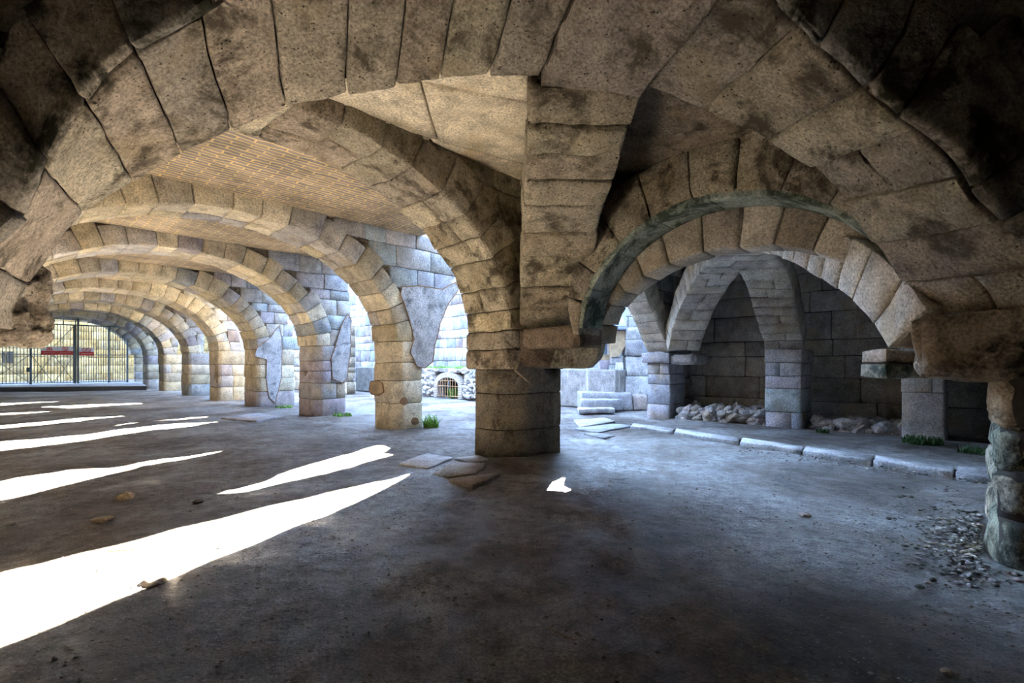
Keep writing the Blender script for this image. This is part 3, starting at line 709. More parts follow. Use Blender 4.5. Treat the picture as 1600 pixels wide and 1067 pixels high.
wall('wall_aisle_end', plane_b(-.2, -1), 7.8, 12.0, -.1, 4.7, .7, 1.1, [(.44, .44, .45), (.36, .33, .3)], ['stone', 'mortar_dark'])
wall('wall_aisle_far', plane_b(-4.4, -1), 7.5, 15.5, -.1, 4.7, .6, 1.2, DIM, ['moss_shade', 'mortar_dark'])

# ---------------------------------------------------------------- low rubble walls and loose stones
def rock(sb, cx, cy, cz, s, col, flat=.6, rot=None):
    """an irregular angular stone"""
    bm = bmesh.new(); bmesh.ops.create_icosphere(bm, subdivisions=2, radius=1)
    v = np.array([x.co[:] for x in bm.verts]); f = [[y.index for y in x.verts] for x in bm.faces]; bm.free()
    for _ in range(7):
        n = rng.normal(size=3); n /= np.linalg.norm(n); d = rng.uniform(.55, .85); k = v@n; v = v-np.outer(np.maximum(0, k-d), n)
    sc = np.array([s*rng.uniform(.8, 1.3), s*rng.uniform(.7, 1.1), s*flat*rng.uniform(.7, 1.2)]); v = v*sc
    t = rng.uniform(0, 6.28); R = np.array([[math.cos(t), -math.sin(t), 0], [math.sin(t), math.cos(t), 0], [0, 0, 1]]); v = v@R.T+np.array([cx, cy, cz])
    sb.add(v, f, col)
ROCKS = [(.42, .38, .36), (.36, .34, .33), (.48, .42, .36), (.34, .30, .30), (.45, .36, .33)]
def rubble(name, a0, b0, a1, b1, h, thick, n, label, seedcol=ROCKS, mat='stone'):
    sb = SB()
    Pt = plane_a((a0+a1)/2+.12)
    block(sb, Pt, (min(b0, b1), max(b0, b1)), (0, thick), (-.05, h-.08), (.22, .2, .18), amp=.03, seg=.2, r=.05)
    for i in range(n):
        t = random.random(); zz = random.random()
        a = a0+(a1-a0)*t+random.uniform(-.02, .1); b = b0+(b1-b0)*t
        if random.random() < .35: a += random.uniform(0, thick); zz = 1
        x, y, _ = W(a, b); rock(sb, x, y, zz*(h-.09)+.03, random.uniform(.09, .2), pick(seedcol), .75)
    o = sb.build(name, [mat, 'mortar'], smooth=False); return tag(o, label, 'low wall')
rubble('rubble_wall', 13.25, 6.2, 13.25, 3.9, .42, 1.5, 130, 'low rubble stone bench at the foot of the left niche')
rubble('rubble_wall', 13.35, 2.9, 13.35, .6, .3, 1.4, 110, 'low dark heap of rubble at the foot of the right niche')

def lone_rock(px, py, s, label, col=(.45, .36, .28), flat=.6, grp=None):
    x, y, _ = fp(px, py); sb = SB(); rock(sb, 0, 0, 0, s, col, flat); o = sb.build('stone', ['stone'], smooth=False)
    o.location = (x, y, s*flat*.35); tag(o, label, 'stone', grp); return o
lone_rock(197, 779, .09, 'small tan stone lying alone on the floor left, between two sun streaks', (.55, .42, .28))
lone_rock(160, 812, .09, 'flat tan stone half sunk in the floor at left', (.42, .34, .26), .3)
lone_rock(20, 818, .08, 'flat grey stone at the left edge of the floor', (.36, .34, .33), .25)
lone_rock(245, 905, .16, 'low grey stone at the lower edge of the big sun streak', (.33, .29, .26), .25)
lone_rock(311, 785, .07, 'dark pebble near the tip of the middle sun streak', (.14, .12, .1), .4)
lone_rock(1060, 650, .22, 'dark round boulder at the foot of the courtyard corner pier', (.2, .17, .15), .9)
for i, (px, py, s) in enumerate([(985, 857, .025), (1257, 806, .06), (870, 762, .015), (345, 852, .03), (228, 858, .02), (520, 838, .03), (1140, 855, .025), (1170, 862, .02), (1480, 1050, .03), (1080, 872, .02)]):
    lone_rock(px, py, s, 'loose pebble on the trodden earth floor', pick(ROCKS), .5, 'pebbles scattered on the floor')
# litter of gravel by the right pier
sb = SB()
for i in range(900):
    px = random.gauss(1530, 55); py = random.gauss(835, 38)
    if not (1380 < px < 1640 and 760 < py < 930): continue
    x, y, _ = fp(px, py); a, b = AB(x, y)
    if a > 5.4 and b < .0: continue
    rock(sb, x, y, .0, random.uniform(.008, .03), pick(ROCKS+[(.1, .1, .08)]*3), .5)
for i in range(500):
    t = random.random(); px = 1150+t*400; py = 700+t*48+random.gauss(0, 5); x, y, _ = fp(px, max(690, py)); rock(sb, x, y, 0, random.uniform(.008, .025), pick(ROCKS+[(.12, .1, .08)]), .5)
o = sb.build('gravel', ['stone'], smooth=False); o['kind'] = 'stuff'; tag(o, 'loose gravel and debris along the kerb and beside the right pier', 'gravel')

# small stones and clods trodden into the earth floor
sb = SB(); icos = []
for sd in range(6):
    bm = bmesh.new(); bmesh.ops.create_icosphere(bm, subdivisions=1, radius=1); v_ = np.array([x.co[:] for x in bm.verts]); f_ = [[y.index for y in x.verts] for x in bm.faces]; bm.free()
    icos.append((v_*rng.uniform(.7, 1.2, size=(len(v_), 1)), f_))
SOIL = [(.30, .26, .22), (.25, .22, .19), (.40, .37, .34), (.48, .45, .40), (.2, .17, .14), (.36, .33, .30)]
cnt = 0
while cnt < 9000:
    Y = 1.6+12*random.random()**1.5; X = random.uniform(-1.08, 1.08)*Y; a, b = AB(X, Y)
    if a > 9.9 or (5.5 < a < 7.6 and (b < 0 or 5.4 < b < 7)): continue
    v_, f_ = random.choice(icos); s_ = random.choice([.004, .004, .006, .006, .009])*random.uniform(.7, 1.4)
    pz = np.array([[X, Y, 0]]); z = float((.035*vnoise(pz*.7, 1)+.018*vnoise(pz*2.1, 2)+.008*vnoise(pz*5.5, 3))[0])-.02
    sb.add(v_*np.array([s_*1.3, s_, s_*.6])+np.array([X, Y, z+s_*.15]), f_, pick(SOIL)); cnt += 1
o = sb.build('small_stones', ['court'], smooth=False); o['kind'] = 'stuff'; tag(o, 'tiny stones and clods strewn all over the trodden earth floor', 'gravel')

# dry stalk on the floor
bm = bmesh.new(); tube_bm(bm, fp(853, 980, .01), fp(898, 1000, .015), .004, 5); tag(bm_obj('dry_stalk', bm, 'twig'), 'thin dry stalk lying on the dark floor in front', 'stalk')
bm = bmesh.new(); tube_bm(bm, fp(165, 862, .01), fp(210, 858, .015), .008, 5); tag(bm_obj('dry_stalk', bm, 'twig'), 'thin dry twig lying in the big sun streak', 'twig')

# ---------------------------------------------------------------- paving slabs and kerb
def slab(name, pix, z, label, cat, pal, mat='court', group=None, zbase=0):
    pts = [fp(x, y, z) for x, y in pix]; pl = [AB(p[0], p[1]) for p in pts]
    ar = sum(pl[i][0]*pl[(i+1) % len(pl)][1]-pl[(i+1) % len(pl)][0]*pl[i][1] for i in range(len(pl)))
    if ar < 0: pl = pl[::-1]
    sb = SB(); prism(sb, pl, -.08, z, pick(pal), r=.015, amp=.01, seg=.15, core=0); o = sb.build(name, [mat, 'mortar']); return tag(o, label, cat, group)
SL = [(.46, .46, .48), (.50, .50, .52), (.42, .42, .45)]
slab('paving_slab', [(622, 722), (668, 707), (708, 714), (668, 731)], .03, 'grey paving slab left of the central pier, farthest left of four', 'slab', SL)
slab('paving_slab', [(708, 715), (742, 711), (765, 716), (735, 722)], .03, 'small grey paving slab touching the foot of the central pier', 'slab', SL)
slab('paving_slab', [(675, 739), (708, 722), (760, 722), (742, 738), (700, 744)], .035, 'brownish paving slab in the middle of the group left of the central pier', 'slab', [(.34, .30, .27)])
slab('paving_slab', [(700, 748), (745, 740), (782, 737), (760, 750), (738, 757)], .03, 'brown slab with a broken front edge before the central pier', 'slab', [(.31, .26, .23)])
slab('paving_slab', [(896, 655), (945, 652), (962, 657), (905, 667)], .03, 'pale courtyard slab right of the central pier, below the steps', 'slab', PALE[:4])
slab('paving_slab', [(896, 668), (960, 661), (990, 664), (935, 675)], .03, 'pale courtyard slab with a dark broken edge', 'slab', PALE[:4])
slab('paving_slab', [(912, 676), (940, 676), (962, 680), (945, 684)], .02, 'narrow pale slab before the central pier\'s right side', 'slab', PALE[:4])
slab('paving_slab', [(345, 652), (400, 645), (440, 650), (400, 657)], .02, 'flat grey slab beside the fourth gallery pier', 'slab', SL)
slab('paving_slab', [(670, 632), (745, 628), (745, 634), (690, 637)], .02, 'long pale slab line across the courtyard, before the small barred opening', 'slab', PALE[:3])
kx = [(985, 1050), (1053, 1153), (1156, 1252), (1254, 1361), (1363, 1488), (1492, 1552)]
kd = ['farthest, nearest the courtyard', 'second from the courtyard', 'before the pale niche pier', 'in front of the right niche', 'with a chipped right end', 'broader, by the right pier']
def ky(x): return 665+(x-985)*(747-665)/(1560-985)
for (x0, x1), d in zip(kx, kd):
    t = 5+(x0-985)*.010
    slab('kerb_stone', [(x0, ky(x0)), (x1, ky(x1)), (x1+4, ky(x1)-t-(6 if 'broader' in d else 0)), (x0+4, ky(x0)-t)], .07, 'long pale kerb stone on the right floor, '+d, 'kerb', [(.5, .5, .5), (.46, .46, .47)])
# raised pavement behind the kerb
pm = [fp(985, 662, .05), fp(1552, 742, .05)]
pp = [AB(*p[:2]) for p in pm]; poly = [pp[0], (13.2, 6.2), (13.2, -4), (pp[1][0], -4), pp[1]]
ar = sum(poly[i][0]*poly[(i+1) % 5][1]-poly[(i+1) % 5][0]*poly[i][1] for i in range(5))
if ar < 0: poly = poly[::-1]
n = len(poly); v = [W(*p, -.05) for p in poly]+[W(*p, .05) for p in poly]
struct(simple('floor_side_pavement', v, [tuple(range(n))[::-1], tuple(range(n, 2*n))]+[(j, (j+1) % n, n+(j+1) % n, n+j) for j in range(n)], 'floor'))

# ---------------------------------------------------------------- courtyard
def bwall(z0, z1, un, um):
    return un, um
sb = SB()
courses(sb, plane_a(16.6), lambda z0, z1: (7.0, 50.0), zcourses(0, 6.3, .55, .3), .8, PALE, .6, seg=.5, r=.03, amp=.02, jit=.35)
struct(sb.build('wall_courtyard', ['court', 'mortar']))
sb = SB()
courses(sb, plane_a(12.5), lambda z0, z1: (24.0, 48), zcourses(0, 3.6, .5, .3), .8, PALE+WARM, .6, seg=.6, r=.03, amp=.02, jit=.35)
struct(sb.build('wall_courtyard_far', ['court', 'mortar']))
# rubble retaining wall with a barred brick-arched opening
BA = 14.5
rb, rz = on_a(700.5, 621, BA); print('opening b', rb, rz)
hb0, _ = on_a(717, 600, BA); hb1, _ = on_a(684, 600, BA)
gc = (hb0+hb1)/2; gw = abs(hb1-hb0)/2; gt = on_a(700, 590, BA)[1]; wt = on_a(700, 575, BA)[1]
root = empty('retaining_wall', W(BA, gc, 0), 'low rubble wall across the courtyard with a small brick-arched barred opening', 'wall')
sb = SB()
for (u0, u1, z0, z1) in ((gc-9, gc-gw-.25, 0, wt), (gc+gw+.25, gc+9, 0, wt), (gc-gw-.3, gc+gw+.3, gt+.25, wt)):
    if u1 <= u0 or z1 <= z0: continue
    block(sb, plane_a(BA), (u0, u1), (.06, .9), (z0, z1), (.3, .29, .28), r=.03, amp=.01, seg=.5)
for i in range(520):
    u = random.uniform(gc-4.5, gc+4.5); z = random.uniform(.05, wt-.05)
    if abs(u-gc) < gw+.28 and z < gt+.3: continue
    x, y, _ = W(BA+.06, u); rock(sb, x, y, z, random.uniform(.09, .19), pick([(.62, .6, .58), (.5, .5, .5), (.42, .38, .36)]), .7)
sb.build('rubble_face', ['court', 'mortar'], root, smooth=False)
sb = SB()
Fn = ellipse_F(gc, gw, gt-.55, .55, 0, 0, plane_a(BA-.06))
for u0, u1 in zip(np.linspace(0, 1, 27)[:-1], np.linspace(0, 1, 27)[1:]):
    block(sb, Fn, (u0, u1), (0, .5), (0, .26), pick([(.5, .44, .40), (.42, .38, .36), (.56, .5, .46)]), gap=.008, r=.008, amp=.004, seg=.3)
for sg in (-1, 1):
    for z0 in np.arange(0, .55, .075):
        u0 = gc+sg*gw; q = (u0, u0+.26) if sg > 0 else (u0-.26, u0)
        block(sb, plane_a(BA-.06), q, (0, .5), (z0, z0+.065), pick([(.5, .44, .40), (.42, .38, .36)]), gap=.004, r=.008, amp=.004, seg=.3)
sb.build('brick_surround', ['brickred', 'mortar'], root, smooth=False)
bm = bmesh.new()
for i in range(9):
    u = gc-gw+.04+(2*gw-.08)*i/8; h = .55+(gt-.55)*math.sqrt(max(0, 1-((u-gc)/gw)**2))
    tube_bm(bm, W(BA-.02, u, .03), W(BA-.02, u, h), .016, 6)
for z in (.08, .55, .8): tube_bm(bm, W(BA-.03, gc-gw+.02, z), W(BA-.03, gc+gw-.02, z), .014, 6)
bm_obj('iron_grille', bm, 'rust', root)
simple('dark_recess', [W(BA+.85, gc-gw-.2, 0), W(BA+.85, gc+gw+.2, 0), W(BA+.85, gc+gw+.2, gt+.3), W(BA+.85, gc-gw-.2, gt+.3)], [(0, 1, 2, 3)], 'mortar_dark', root)
# painted steel handrail in the courtyard
bm = bmesh.new(); q = [on_a(731, 588, 13.6), on_a(745, 574, 13.6), on_a(745, 612, 13.6)]
for a_, b_ in ((0, 1), (0, 2)): tube_bm(bm, W(13.6, *q[a_]), W(13.6, *q[b_]), .035, 8)
tube_bm(bm, W(13.6, q[1][0], q[1][1]), W(13.6, q[1][0], 0), .03, 8); tube_bm(bm, W(13.6, q[1][0], q[1][1]), W(13.6, q[1][0]-1.2, q[1][1]+.3), .03, 8)
tag(bm_obj('handrail', bm, 'rail'), 'blue-grey steel handrail beyond the central pier in the courtyard', 'handrail')

# steps right of the central pier
def stepblock(x0, x1, ytop, ybot, Y, depth, label, col, nm='stone_step', zb=0):
    X0, X1 = (x0-800)*Y/F, (x1-800)*Y/F; z1 = EYE+(HZ-ytop)/F*Y
    z0 = max(zb, EYE+(HZ-ybot)/F*Y); sb = SB()
    block(sb, lambda q: q, (X0, X1), (Y, Y+depth), (z0, z1), col, r=.035, amp=.02, seg=.12)
    return tag(sb.build(nm, ['court', 'mortar']), label, 'step')
stepblock(905, 962, 638, 647, 15.6, .55, 'thin lowest stone slab of the courtyard steps', (.42, .42, .43))
stepblock(908, 974, 624, 642, 16.1, .55, 'middle stone block of the courtyard steps with a dark round end', (.34, .34, .36))
stepblock(909, 989, 613, 642, 16.7, 1.8, 'long top block of the courtyard steps', (.38, .38, .41))
stepblock(990, 1012, 617, 642, 16.7, 1.0, 'square reddish block right of the courtyard steps', (.42, .37, .35))
# ruined features behind the steps
def blk(name, x0, x1, y0, y1, Y, depth, col, label, cat, mat='court', r=.03, amp=.02):
    X0, X1 = (x0-800)*Y/F, (x1-800)*Y/F; z1 = EYE+(HZ-y0)/F*Y; z0 = EYE+(HZ-y1)/F*Y; sb = SB()
    block(sb, lambda q: q, (X0, X1), (Y, Y+depth), (z0, z1), col, r=r, amp=amp, seg=.15)
    return tag(sb.build(name, [mat, 'mortar']), label, cat)
blk('stone_block', 978, 1013, 588, 617, 17.1, .7, (.55, .56, .57), 'large white block at the bottom of the courtyard corner wall', 'block')
blk('stone_block', 979, 1012, 556, 588, 17.15, .7, (.48, .49, .5), 'rough white block above the large white block', 'block', amp=.05)
blk('stone_block', 978, 1006, 530, 556, 17.1, .7, (.32, .32, .34), 'grey block in the courtyard corner wall, third from the bottom', 'block')
blk('stone_block', 978, 1001, 511, 530, 17.15, .7, (.5, .5, .5), 'white speckled block under the roof line of the courtyard wall', 'block')
root = empty('ruined_column', ((965-800)*17.3/F, 17.6, 0), 'pale weathered column with carved curved shoulder behind the courtyard steps', 'column')
for (x0, x1, y0, y1, col) in ((953, 975, 570, 614, (.5, .52, .52)), (962, 974, 566, 614, (.68, .68, .68)), (954, 973, 558, 570, (.34, .35, .38))):
    Y = 17.3 if x0 < 960 else 17.2; sb = SB(); block(sb, lambda q: q, ((x0-800)*Y/F, (x1-800)*Y/F), (Y, Y+.4), (EYE+(HZ-y1)/F*Y, EYE+(HZ-y0)/F*Y), col, r=.03, amp=.02, seg=.15)
    sb.build('drum', ['court', 'mortar'], root)
pts = [(955, 517), (976, 517), (977, 540), (968, 556), (955, 558)]
extrude_poly('carved_capital', [((x-800)*17.25/F, 17.25, EYE+(HZ-y)/F*17.25) for x, y in pts], (0, .5, 0), 'plaster_warm', root)
root = empty('doorway', ((945-800)*17.6/F, 17.8, 0), 'small doorway with a faded blue board behind the courtyard steps', 'doorway')
for (nm, x0, x1, y0, y1, mt, Y) in (('board', 936, 950, 528, 554, 'door', 17.75), ('jamb', 949, 954, 518, 555, 'plaster', 17.6), ('jamb', 932, 937, 518, 555, 'plaster', 17.6), ('lintel', 932, 954, 515, 521, 'plaster', 17.55), ('sill', 936, 954, 554, 563, 'plaster_warm', 17.55)):
    sb = SB(); block(sb, lambda q: q, ((x0-800)*Y/F, (x1-800)*Y/F), (Y, Y+.2), (EYE+(HZ-y1)/F*Y, EYE+(HZ-y0)/F*Y), (.6, .6, .6), r=.01, amp=.003, seg=.3); sb.build(nm, [mt], root)
blk('stone_block', 937, 953, 563, 590, 17.5, .5, (.36, .32, .36), 'purple-grey block below the blue doorway', 'block')
blk('stone_block', 938, 952, 590, 612, 17.5, .5, (.30, .29, .33), 'dark purple block at the bottom below the blue doorway', 'block')
blk('stone_block', 917, 936, 575, 612, 17.5, .5, (.42, .42, .42), 'tall pale block left of the purple-grey block', 'block')
sb = SB(); Y = 17.0
block(sb, lambda q: q, ((905-800)*Y/F, (979-800)*Y/F), (Y, Y+1.0), (EYE+(HZ-515)/F*Y, EYE+(HZ-510)/F*Y), (.16, .15, .15), r=.01, amp=.002, seg=.4)
root = empty('lean_to_roof', ((940-800)*Y/F, Y, 0), 'blue-grey sloping roof edge over the small courtyard doorway', 'roof')
sb.build('eave', ['slate', 'mortar'], root)
ym = 17.05; v = [((x-800)*yy/F, yy, EYE+(HZ-y)/F*yy) for x, y, yy in ((903, 509, 17.05), (978, 509, 17.05), (978, 470, 18.3), (960, 455, 18.3), (903, 455, 18.3))]
extrude_poly('roof_slope', v, (0, .1, -.12), 'slate', root)

# ---------------------------------------------------------------- plaster remnants on the masonry
def patch(plane, val, pix, mat, parent_label=None, name='plaster_patch', off=-.02, th=.05, parent=None, rim=True, wob=.012):
    pts = []
    n = len(pix)
    for i in range(n):
        x0, y0 = pix[i]; x1, y1 = pix[(i+1) % n]
        d = math.hypot(x1-x0, y1-y0); k = max(1, int(d/6))
        for j in range(k):
            t = j/k; x = x0+(x1-x0)*t; y = y0+(y1-y0)*t
            u, z = (on_b if plane == 'b' else on_a)(x, y, val+off); pts.append((u+random.uniform(-wob, wob), z+random.uniform(-wob, wob)))
    P3 = (lambda u, z, o=0: W(u, val+off+o, z)) if plane == 'b' else (lambda u, z, o=0: W(val+off+o, u, z))
    dv = (GX*th, GY*th, 0) if plane == 'b' else (HX*th, HY*th, 0)
    o = extrude_poly(name, [P3(u, z) for u, z in pts], dv, mat, parent)
    if rim:
        cu = sum(p[0] for p in pts)/len(pts); cz = sum(p[1] for p in pts)/len(pts)
        bm = bmesh.new()
        for i in range(len(pts)):
            tube_bm(bm, P3(*pts[i]), P3(*pts[(i+1) % len(pts)]), .013, 5)
        bm_obj('mortar_edge', bm, 'rim', o)
    return o
arches = {o['label']: o for o in C.objects if o.name.startswith('stone_arch')}
piers = {o['label']: o for o in C.objects if o.name.startswith('stone_pier')}
a2 = next(o for l, o in arches.items() if l.startswith('second gallery')); a3 = next(o for l, o in arches.items() if l.startswith('third gallery')); a4 = next(o for l, o in arches.items() if l.startswith('fourth gallery'))
patch('b', PB[1], [(629, 447), (660, 447), (693, 452), (712, 440), (716, 452), (700, 476), (688, 505), (680, 538), (676, 565), (664, 575), (652, 572), (641, 550), (647, 530), (640, 500), (634, 480), (626, 460)], 'plaster', parent=a2)
pp2 = next(o for l, o in piers.items() if l.startswith('pale cream'))
for (x, y, r_) in ((588, 606, 13), (632, 627, 6), (649, 658, 6)):
    pl_ = 'a' if x < 600 else 'b'; vv = 6.6 if pl_ == 'a' else PB[1]
    patch(pl_, vv, [(x+r_*.9*math.cos(t)*random.uniform(.85, 1.1), y+r_*math.sin(t)*random.uniform(.85, 1.1)) for t in np.linspace(0, 6.28, 12)[:-1]], 'rim' if x > 600 else 'plaster_warm', parent=pp2, name='mortar_stain', rim=x < 600, th=.04, off=-.03)
patch('b', PB[2], [(520, 592), (518, 560), (527, 530), (535, 505), (543, 490), (549, 500), (548, 545), (543, 590), (535, 598)], 'plaster', parent=a3)
patch('b', PB[3], [(397, 556), (402, 543), (420, 530), (437, 508), (441, 540), (440, 590), (430, 630), (420, 620), (416, 590), (417, 562)], 'plaster', parent=a4)
# mortar crust down the left side of the rib on the central pier
patch('b', 5.6, [(812, 566), (826, 572), (850, 578), (858, 588), (850, 603), (835, 604), (817, 588), (806, 578)], 'mortar', rim=False, parent=p1, off=-.04, th=.06)

# ---------------------------------------------------------------- platform, gate and signs at the gallery end
ft = [fp(229, 609), fp(-60, 612.5)]
bk = [W(7.3, 45.5), W(-1.4, 45.5)]
root = empty('platform', ft[0], 'low dark-edged platform across the far end of the gallery', 'platform')
v = [(*p[:2], z) for z in (-.05, .22) for p in (ft[0], ft[1], bk[1], bk[0])]
simple('deck_side', v, [(0, 1, 5, 4), (1, 2, 6, 5), (2, 3, 7, 6), (3, 0, 4, 7), (0, 3, 2, 1)], 'board', root)
v2 = [(p[0], p[1], z) for z in (.222, .25) for p in (ft[0], ft[1], bk[1], bk[0])]
simple('deck_top', v2, [(0, 3, 2, 1), (4, 5, 6, 7), (0, 1, 5, 4), (1, 2, 6, 5), (2, 3, 7, 6), (3, 0, 4, 7)], 'boardtop', root)
GB = 44.8
def ga(x, y): return on_b(x, y, GB)
root = empty('iron_gate', W(3.5, GB, .25), 'tall dark iron bar gate closing the far end of the gallery', 'gate')
aL = -.6; aR = ga(200, 560)[0]; zt = ga(120, 508)[1]; zm = ga(120, 554)[1]; zb = .3; aG = ga(117, 560)[0]
def bars(name, a0, a1, z0, ztop, n, r=.02):
    bm = bmesh.new()
    for i in range(n):
        a = a0+(a1-a0)*(i+.5)/n; z1 = ztop(a) if callable(ztop) else ztop
        if z1 > z0: tube_bm(bm, W(a, GB, z0), W(a, GB, z1), r, 5)
    return bm_obj(name, bm, 'iron', root)
otop = lambda a: .25+SPRING+2.33*math.sqrt(max(0, 1-((a-3.1)/3.6)**2))
bars('gate_bars', aL, aG, zb, zt, 26); bars('fixed_bars', aG, aR, zb, lambda a: min(zt, otop(a)), 22)
for x in (60, 78, 99, 118):
    a = ga(x, 500)[0]; bm = bmesh.new(); tube_bm(bm, W(a, GB, zt), W(a, GB, otop(a)-.1), .03, 6); bm_obj('upper_bar', bm, 'iron', root)
bm = bmesh.new()
for z in (zt, zm, zb+.02): tube_bm(bm, W(aL, GB, z), W(aR, GB, z), .04 if z == zt else .028, 6)
for z in (zt+.35, zt+.7, zt+1.05): tube_bm(bm, W(ga(70, 500)[0]-1.5, GB, z), W(ga(120, 500)[0], GB, z), .02, 6)
bm_obj('cross_rails', bm, 'iron', root)
bm = bmesh.new()
for x in (48, 117, 122, 170, 199):
    a = ga(x, 560)[0]; tube_bm(bm, W(a, GB, .25), W(a, GB, min(otop(a), zt+(1.4 if x == 122 else .0))), .06, 6)
bm_obj('gate_posts', bm, 'iron', root)
bm = bmesh.new(); aM = (ga(48, 560)[0]+aG)/2
for (x0, z0, x1, z1) in ((ga(48, 560)[0], zm, aM, zb), (aM, zb, aG, zm), (ga(48, 560)[0], zb, aM, zm), (aM, zm, aG, zb), (ga(72, 560)[0], zm, aG, zt), (aL, zb, ga(48, 560)[0], zm), (aL, zm, ga(48, 560)[0], zb)):
    tube_bm(bm, W(x0, GB+.03, z0), W(x1, GB+.03, z1), .018, 5)
bm_obj('diagonal_braces', bm, 'iron', root)
bm = bmesh.new(); a = ga(45, 560)[0]; bmesh.ops.create_cube(bm, size=1, matrix=__import__('mathutils').Matrix.Translation(Vector(W(a, GB-.06, 1.2))) @ __import__('mathutils').Matrix.Diagonal((.16, .16, .3, 1)))
bm_obj('lock_box', bm, 'iron', root)
# signs
def gbox(nm, x0, x1, y0, y1, mat, parent, o0, o1):
    a0, a1 = on_b(x0, y0, GB-o0)[0], on_b(x1, y0, GB-o0)[0]; am = (a0+a1)/2; Y = am*HY+GB*GY
    z1, z0 = EYE+(HZ-y0)/F*Y, EYE+(HZ-y1)/F*Y
    v = [W(a, GB-o, z) for o in (o0, o1) for a, z in ((a0, z0), (a1, z0), (a1, z1), (a0, z1))]
    return simple(nm, v, [(0, 1, 2, 3), (7, 6, 5, 4), (0, 4, 5, 1), (1, 5, 6, 2), (2, 6, 7, 3), (3, 7, 4, 0)], mat, parent), (a0, a1, z0, z1)
def ring_bm(bm, a, z, o, R, r, slash=True):
    pts = [W(a+R*math.cos(t), GB-o, z+R*math.sin(t)) for t in np.linspace(0, 2*math.pi, 21)]
    for p, q in zip(pts[:-1], pts[1:]): tube_bm(bm, p, q, r, 5)
    if slash: tube_bm(bm, W(a-R*.7, GB-o, z+R*.7), W(a+R*.7, GB-o, z-R*.7), r, 5)
def sign(x0, x1, y0, y1, label, icons):
    Yc = 32; root = empty('warning_sign', W(on_b((x0+x1)/2, y1, GB-.1)[0], GB-.1, 1.8), label, 'sign')
    ym = y0+(y1-y0)*.52
    gbox('white_panel', x0, x1, y0, ym, 'white', root, .14, .10); _, (a0, a1, z0, z1) = gbox('red_panel', x0, x1, ym, y1, 'red', root, .14, .10)
    bm = bmesh.new()
    for fx, kind in icons:
        px = x0+(x1-x0)*fx; a, z = on_b(px, (y0+ym)/2, GB-.16)
        if kind == 'ring':
            ring_bm(bm, a, z, .15, .13, .022); tube_bm(bm, W(a-.05, GB-.15, z-.02), W(a+.05, GB-.15, z-.02), .03, 5)
        elif kind == 'pair':
            ring_bm(bm, a-.12, z, .15, .12, .02); ring_bm(bm, a+.12, z, .15, .12, .02)
        elif kind == 'flame':
            for dx in (-.1, 0, .1): tube_bm(bm, W(a+dx, GB-.15, z-.08), W(a+dx*.6, GB-.15, z+.09), .025, 5)
            tube_bm(bm, W(a-.16, GB-.15, z-.09), W(a+.16, GB-.15, z-.09), .02, 5)
    bm_obj('pictogram', bm, 'red', root)
    bm = bmesh.new()    # the thin illegible line of white lettering on the red band
    for t0, t1 in ((.12, .2), (.22, .38), (.4, .46), (.48, .62), (.64, .7), (.72, .86)):
        tube_bm(bm, W(a0+(a1-a0)*t0, GB-.143, (z0+z1)/2), W(a0+(a1-a0)*t1, GB-.143, (z0+z1)/2), .012, 4)
    bm_obj('lettering', bm, 'white', root)
sign(64.5, 89.5, 541.5, 554.5, 'left red and white warning sign on the gate, its pictogram a row of red strokes', [(.52, 'flame')])
sign(90, 114, 541.5, 554.5, 'middle red and white sign on the gate with one barred red ring', [(.5, 'ring')])
sign(124, 146.5, 543.5, 555.5, 'right red and white sign with two barred rings on the fixed bars', [(.5, 'pair')])

# end of the gallery beyond the gate
sb = SB(); Fn = ellipse_F(3.1, 3.55, 2.4, SPRING+.1, 0, 0, plane_b(GB+.2))
root = empty('stone_arch', W(3.1, GB+.6, 0), 'arch framing the iron gate at the end of the gallery', 'arch')
arch_ring(sb, Fn, 21, 1.0, .6, MIX, seg=.4); sb.build('arch_ring', ['stone', 'mortar'], root)
sb = SB(); courses(sb, plane_b(GB+.25), lambda z0, z1: (ext_a(3.1, 3.55, 2.4, SPRING+.1, .4, z1)-.1, 8.2), zcourses(0, 5.4, .5), .8, MIX, .9, seg=.5)
sb.build('spandrel', ['stone', 'mortar'], root); sb = SB()
courses(sb, plane_b(GB+.25), lambda z0, z1: (-1.6, 6.2-ext_a(3.1, 3.55, 2.4, SPRING+.1, .4, z1)+.1), zcourses(0, 5.4, .5), .8, MIX, .9, seg=.5)
sb.build('spandrel', ['stone', 'mortar'], root)
slab_local('ceiling_gallery_end', -1.6, 8.2, 40, 46, CEIL, CEIL+.5, 'brickceil')
sb = SB(); courses(sb, plane_b(54), lambda z0, z1: (-9, 16), zcourses(0, 6.5, .7), 1.1, [(.36, .23, .08), (.42, .29, .12), (.30, .21, .09)], .5, seg=.8)
struct(sb.build('wall_beyond_gate', ['stone', 'mortar']))
slabm = simple('floor_beyond_gate', [W(-9, 45.5, .2), W(16, 45.5, .2), W(16, 54, .2), W(-9, 54, .2)], [(0, 3, 2, 1)], 'floor'); struct(slabm)
for (x0, x1) in ((3, 8), (11, 20)):
    b_ = 53.9; a0, z1 = on_b(x0, 549, b_); a1, z0 = on_b(x1, 567, b_)
    v = [W(a, b_-o, z) for o in (0, .08) for a, z in ((a0, z0), (a1, z0), (a1, z1), (a0, z1))]
    tag(simple('shutter', v, [(3, 2, 1, 0), (4, 5, 6, 7), (0, 1, 5, 4), (1, 2, 6, 5), (2, 3, 7, 6), (3, 0, 4, 7)], 'mortar_dark'), 'dark %s window panel on the yellow wall beyond the gate' % ('narrow left' if x0 == 3 else 'wider right'), 'window panel')

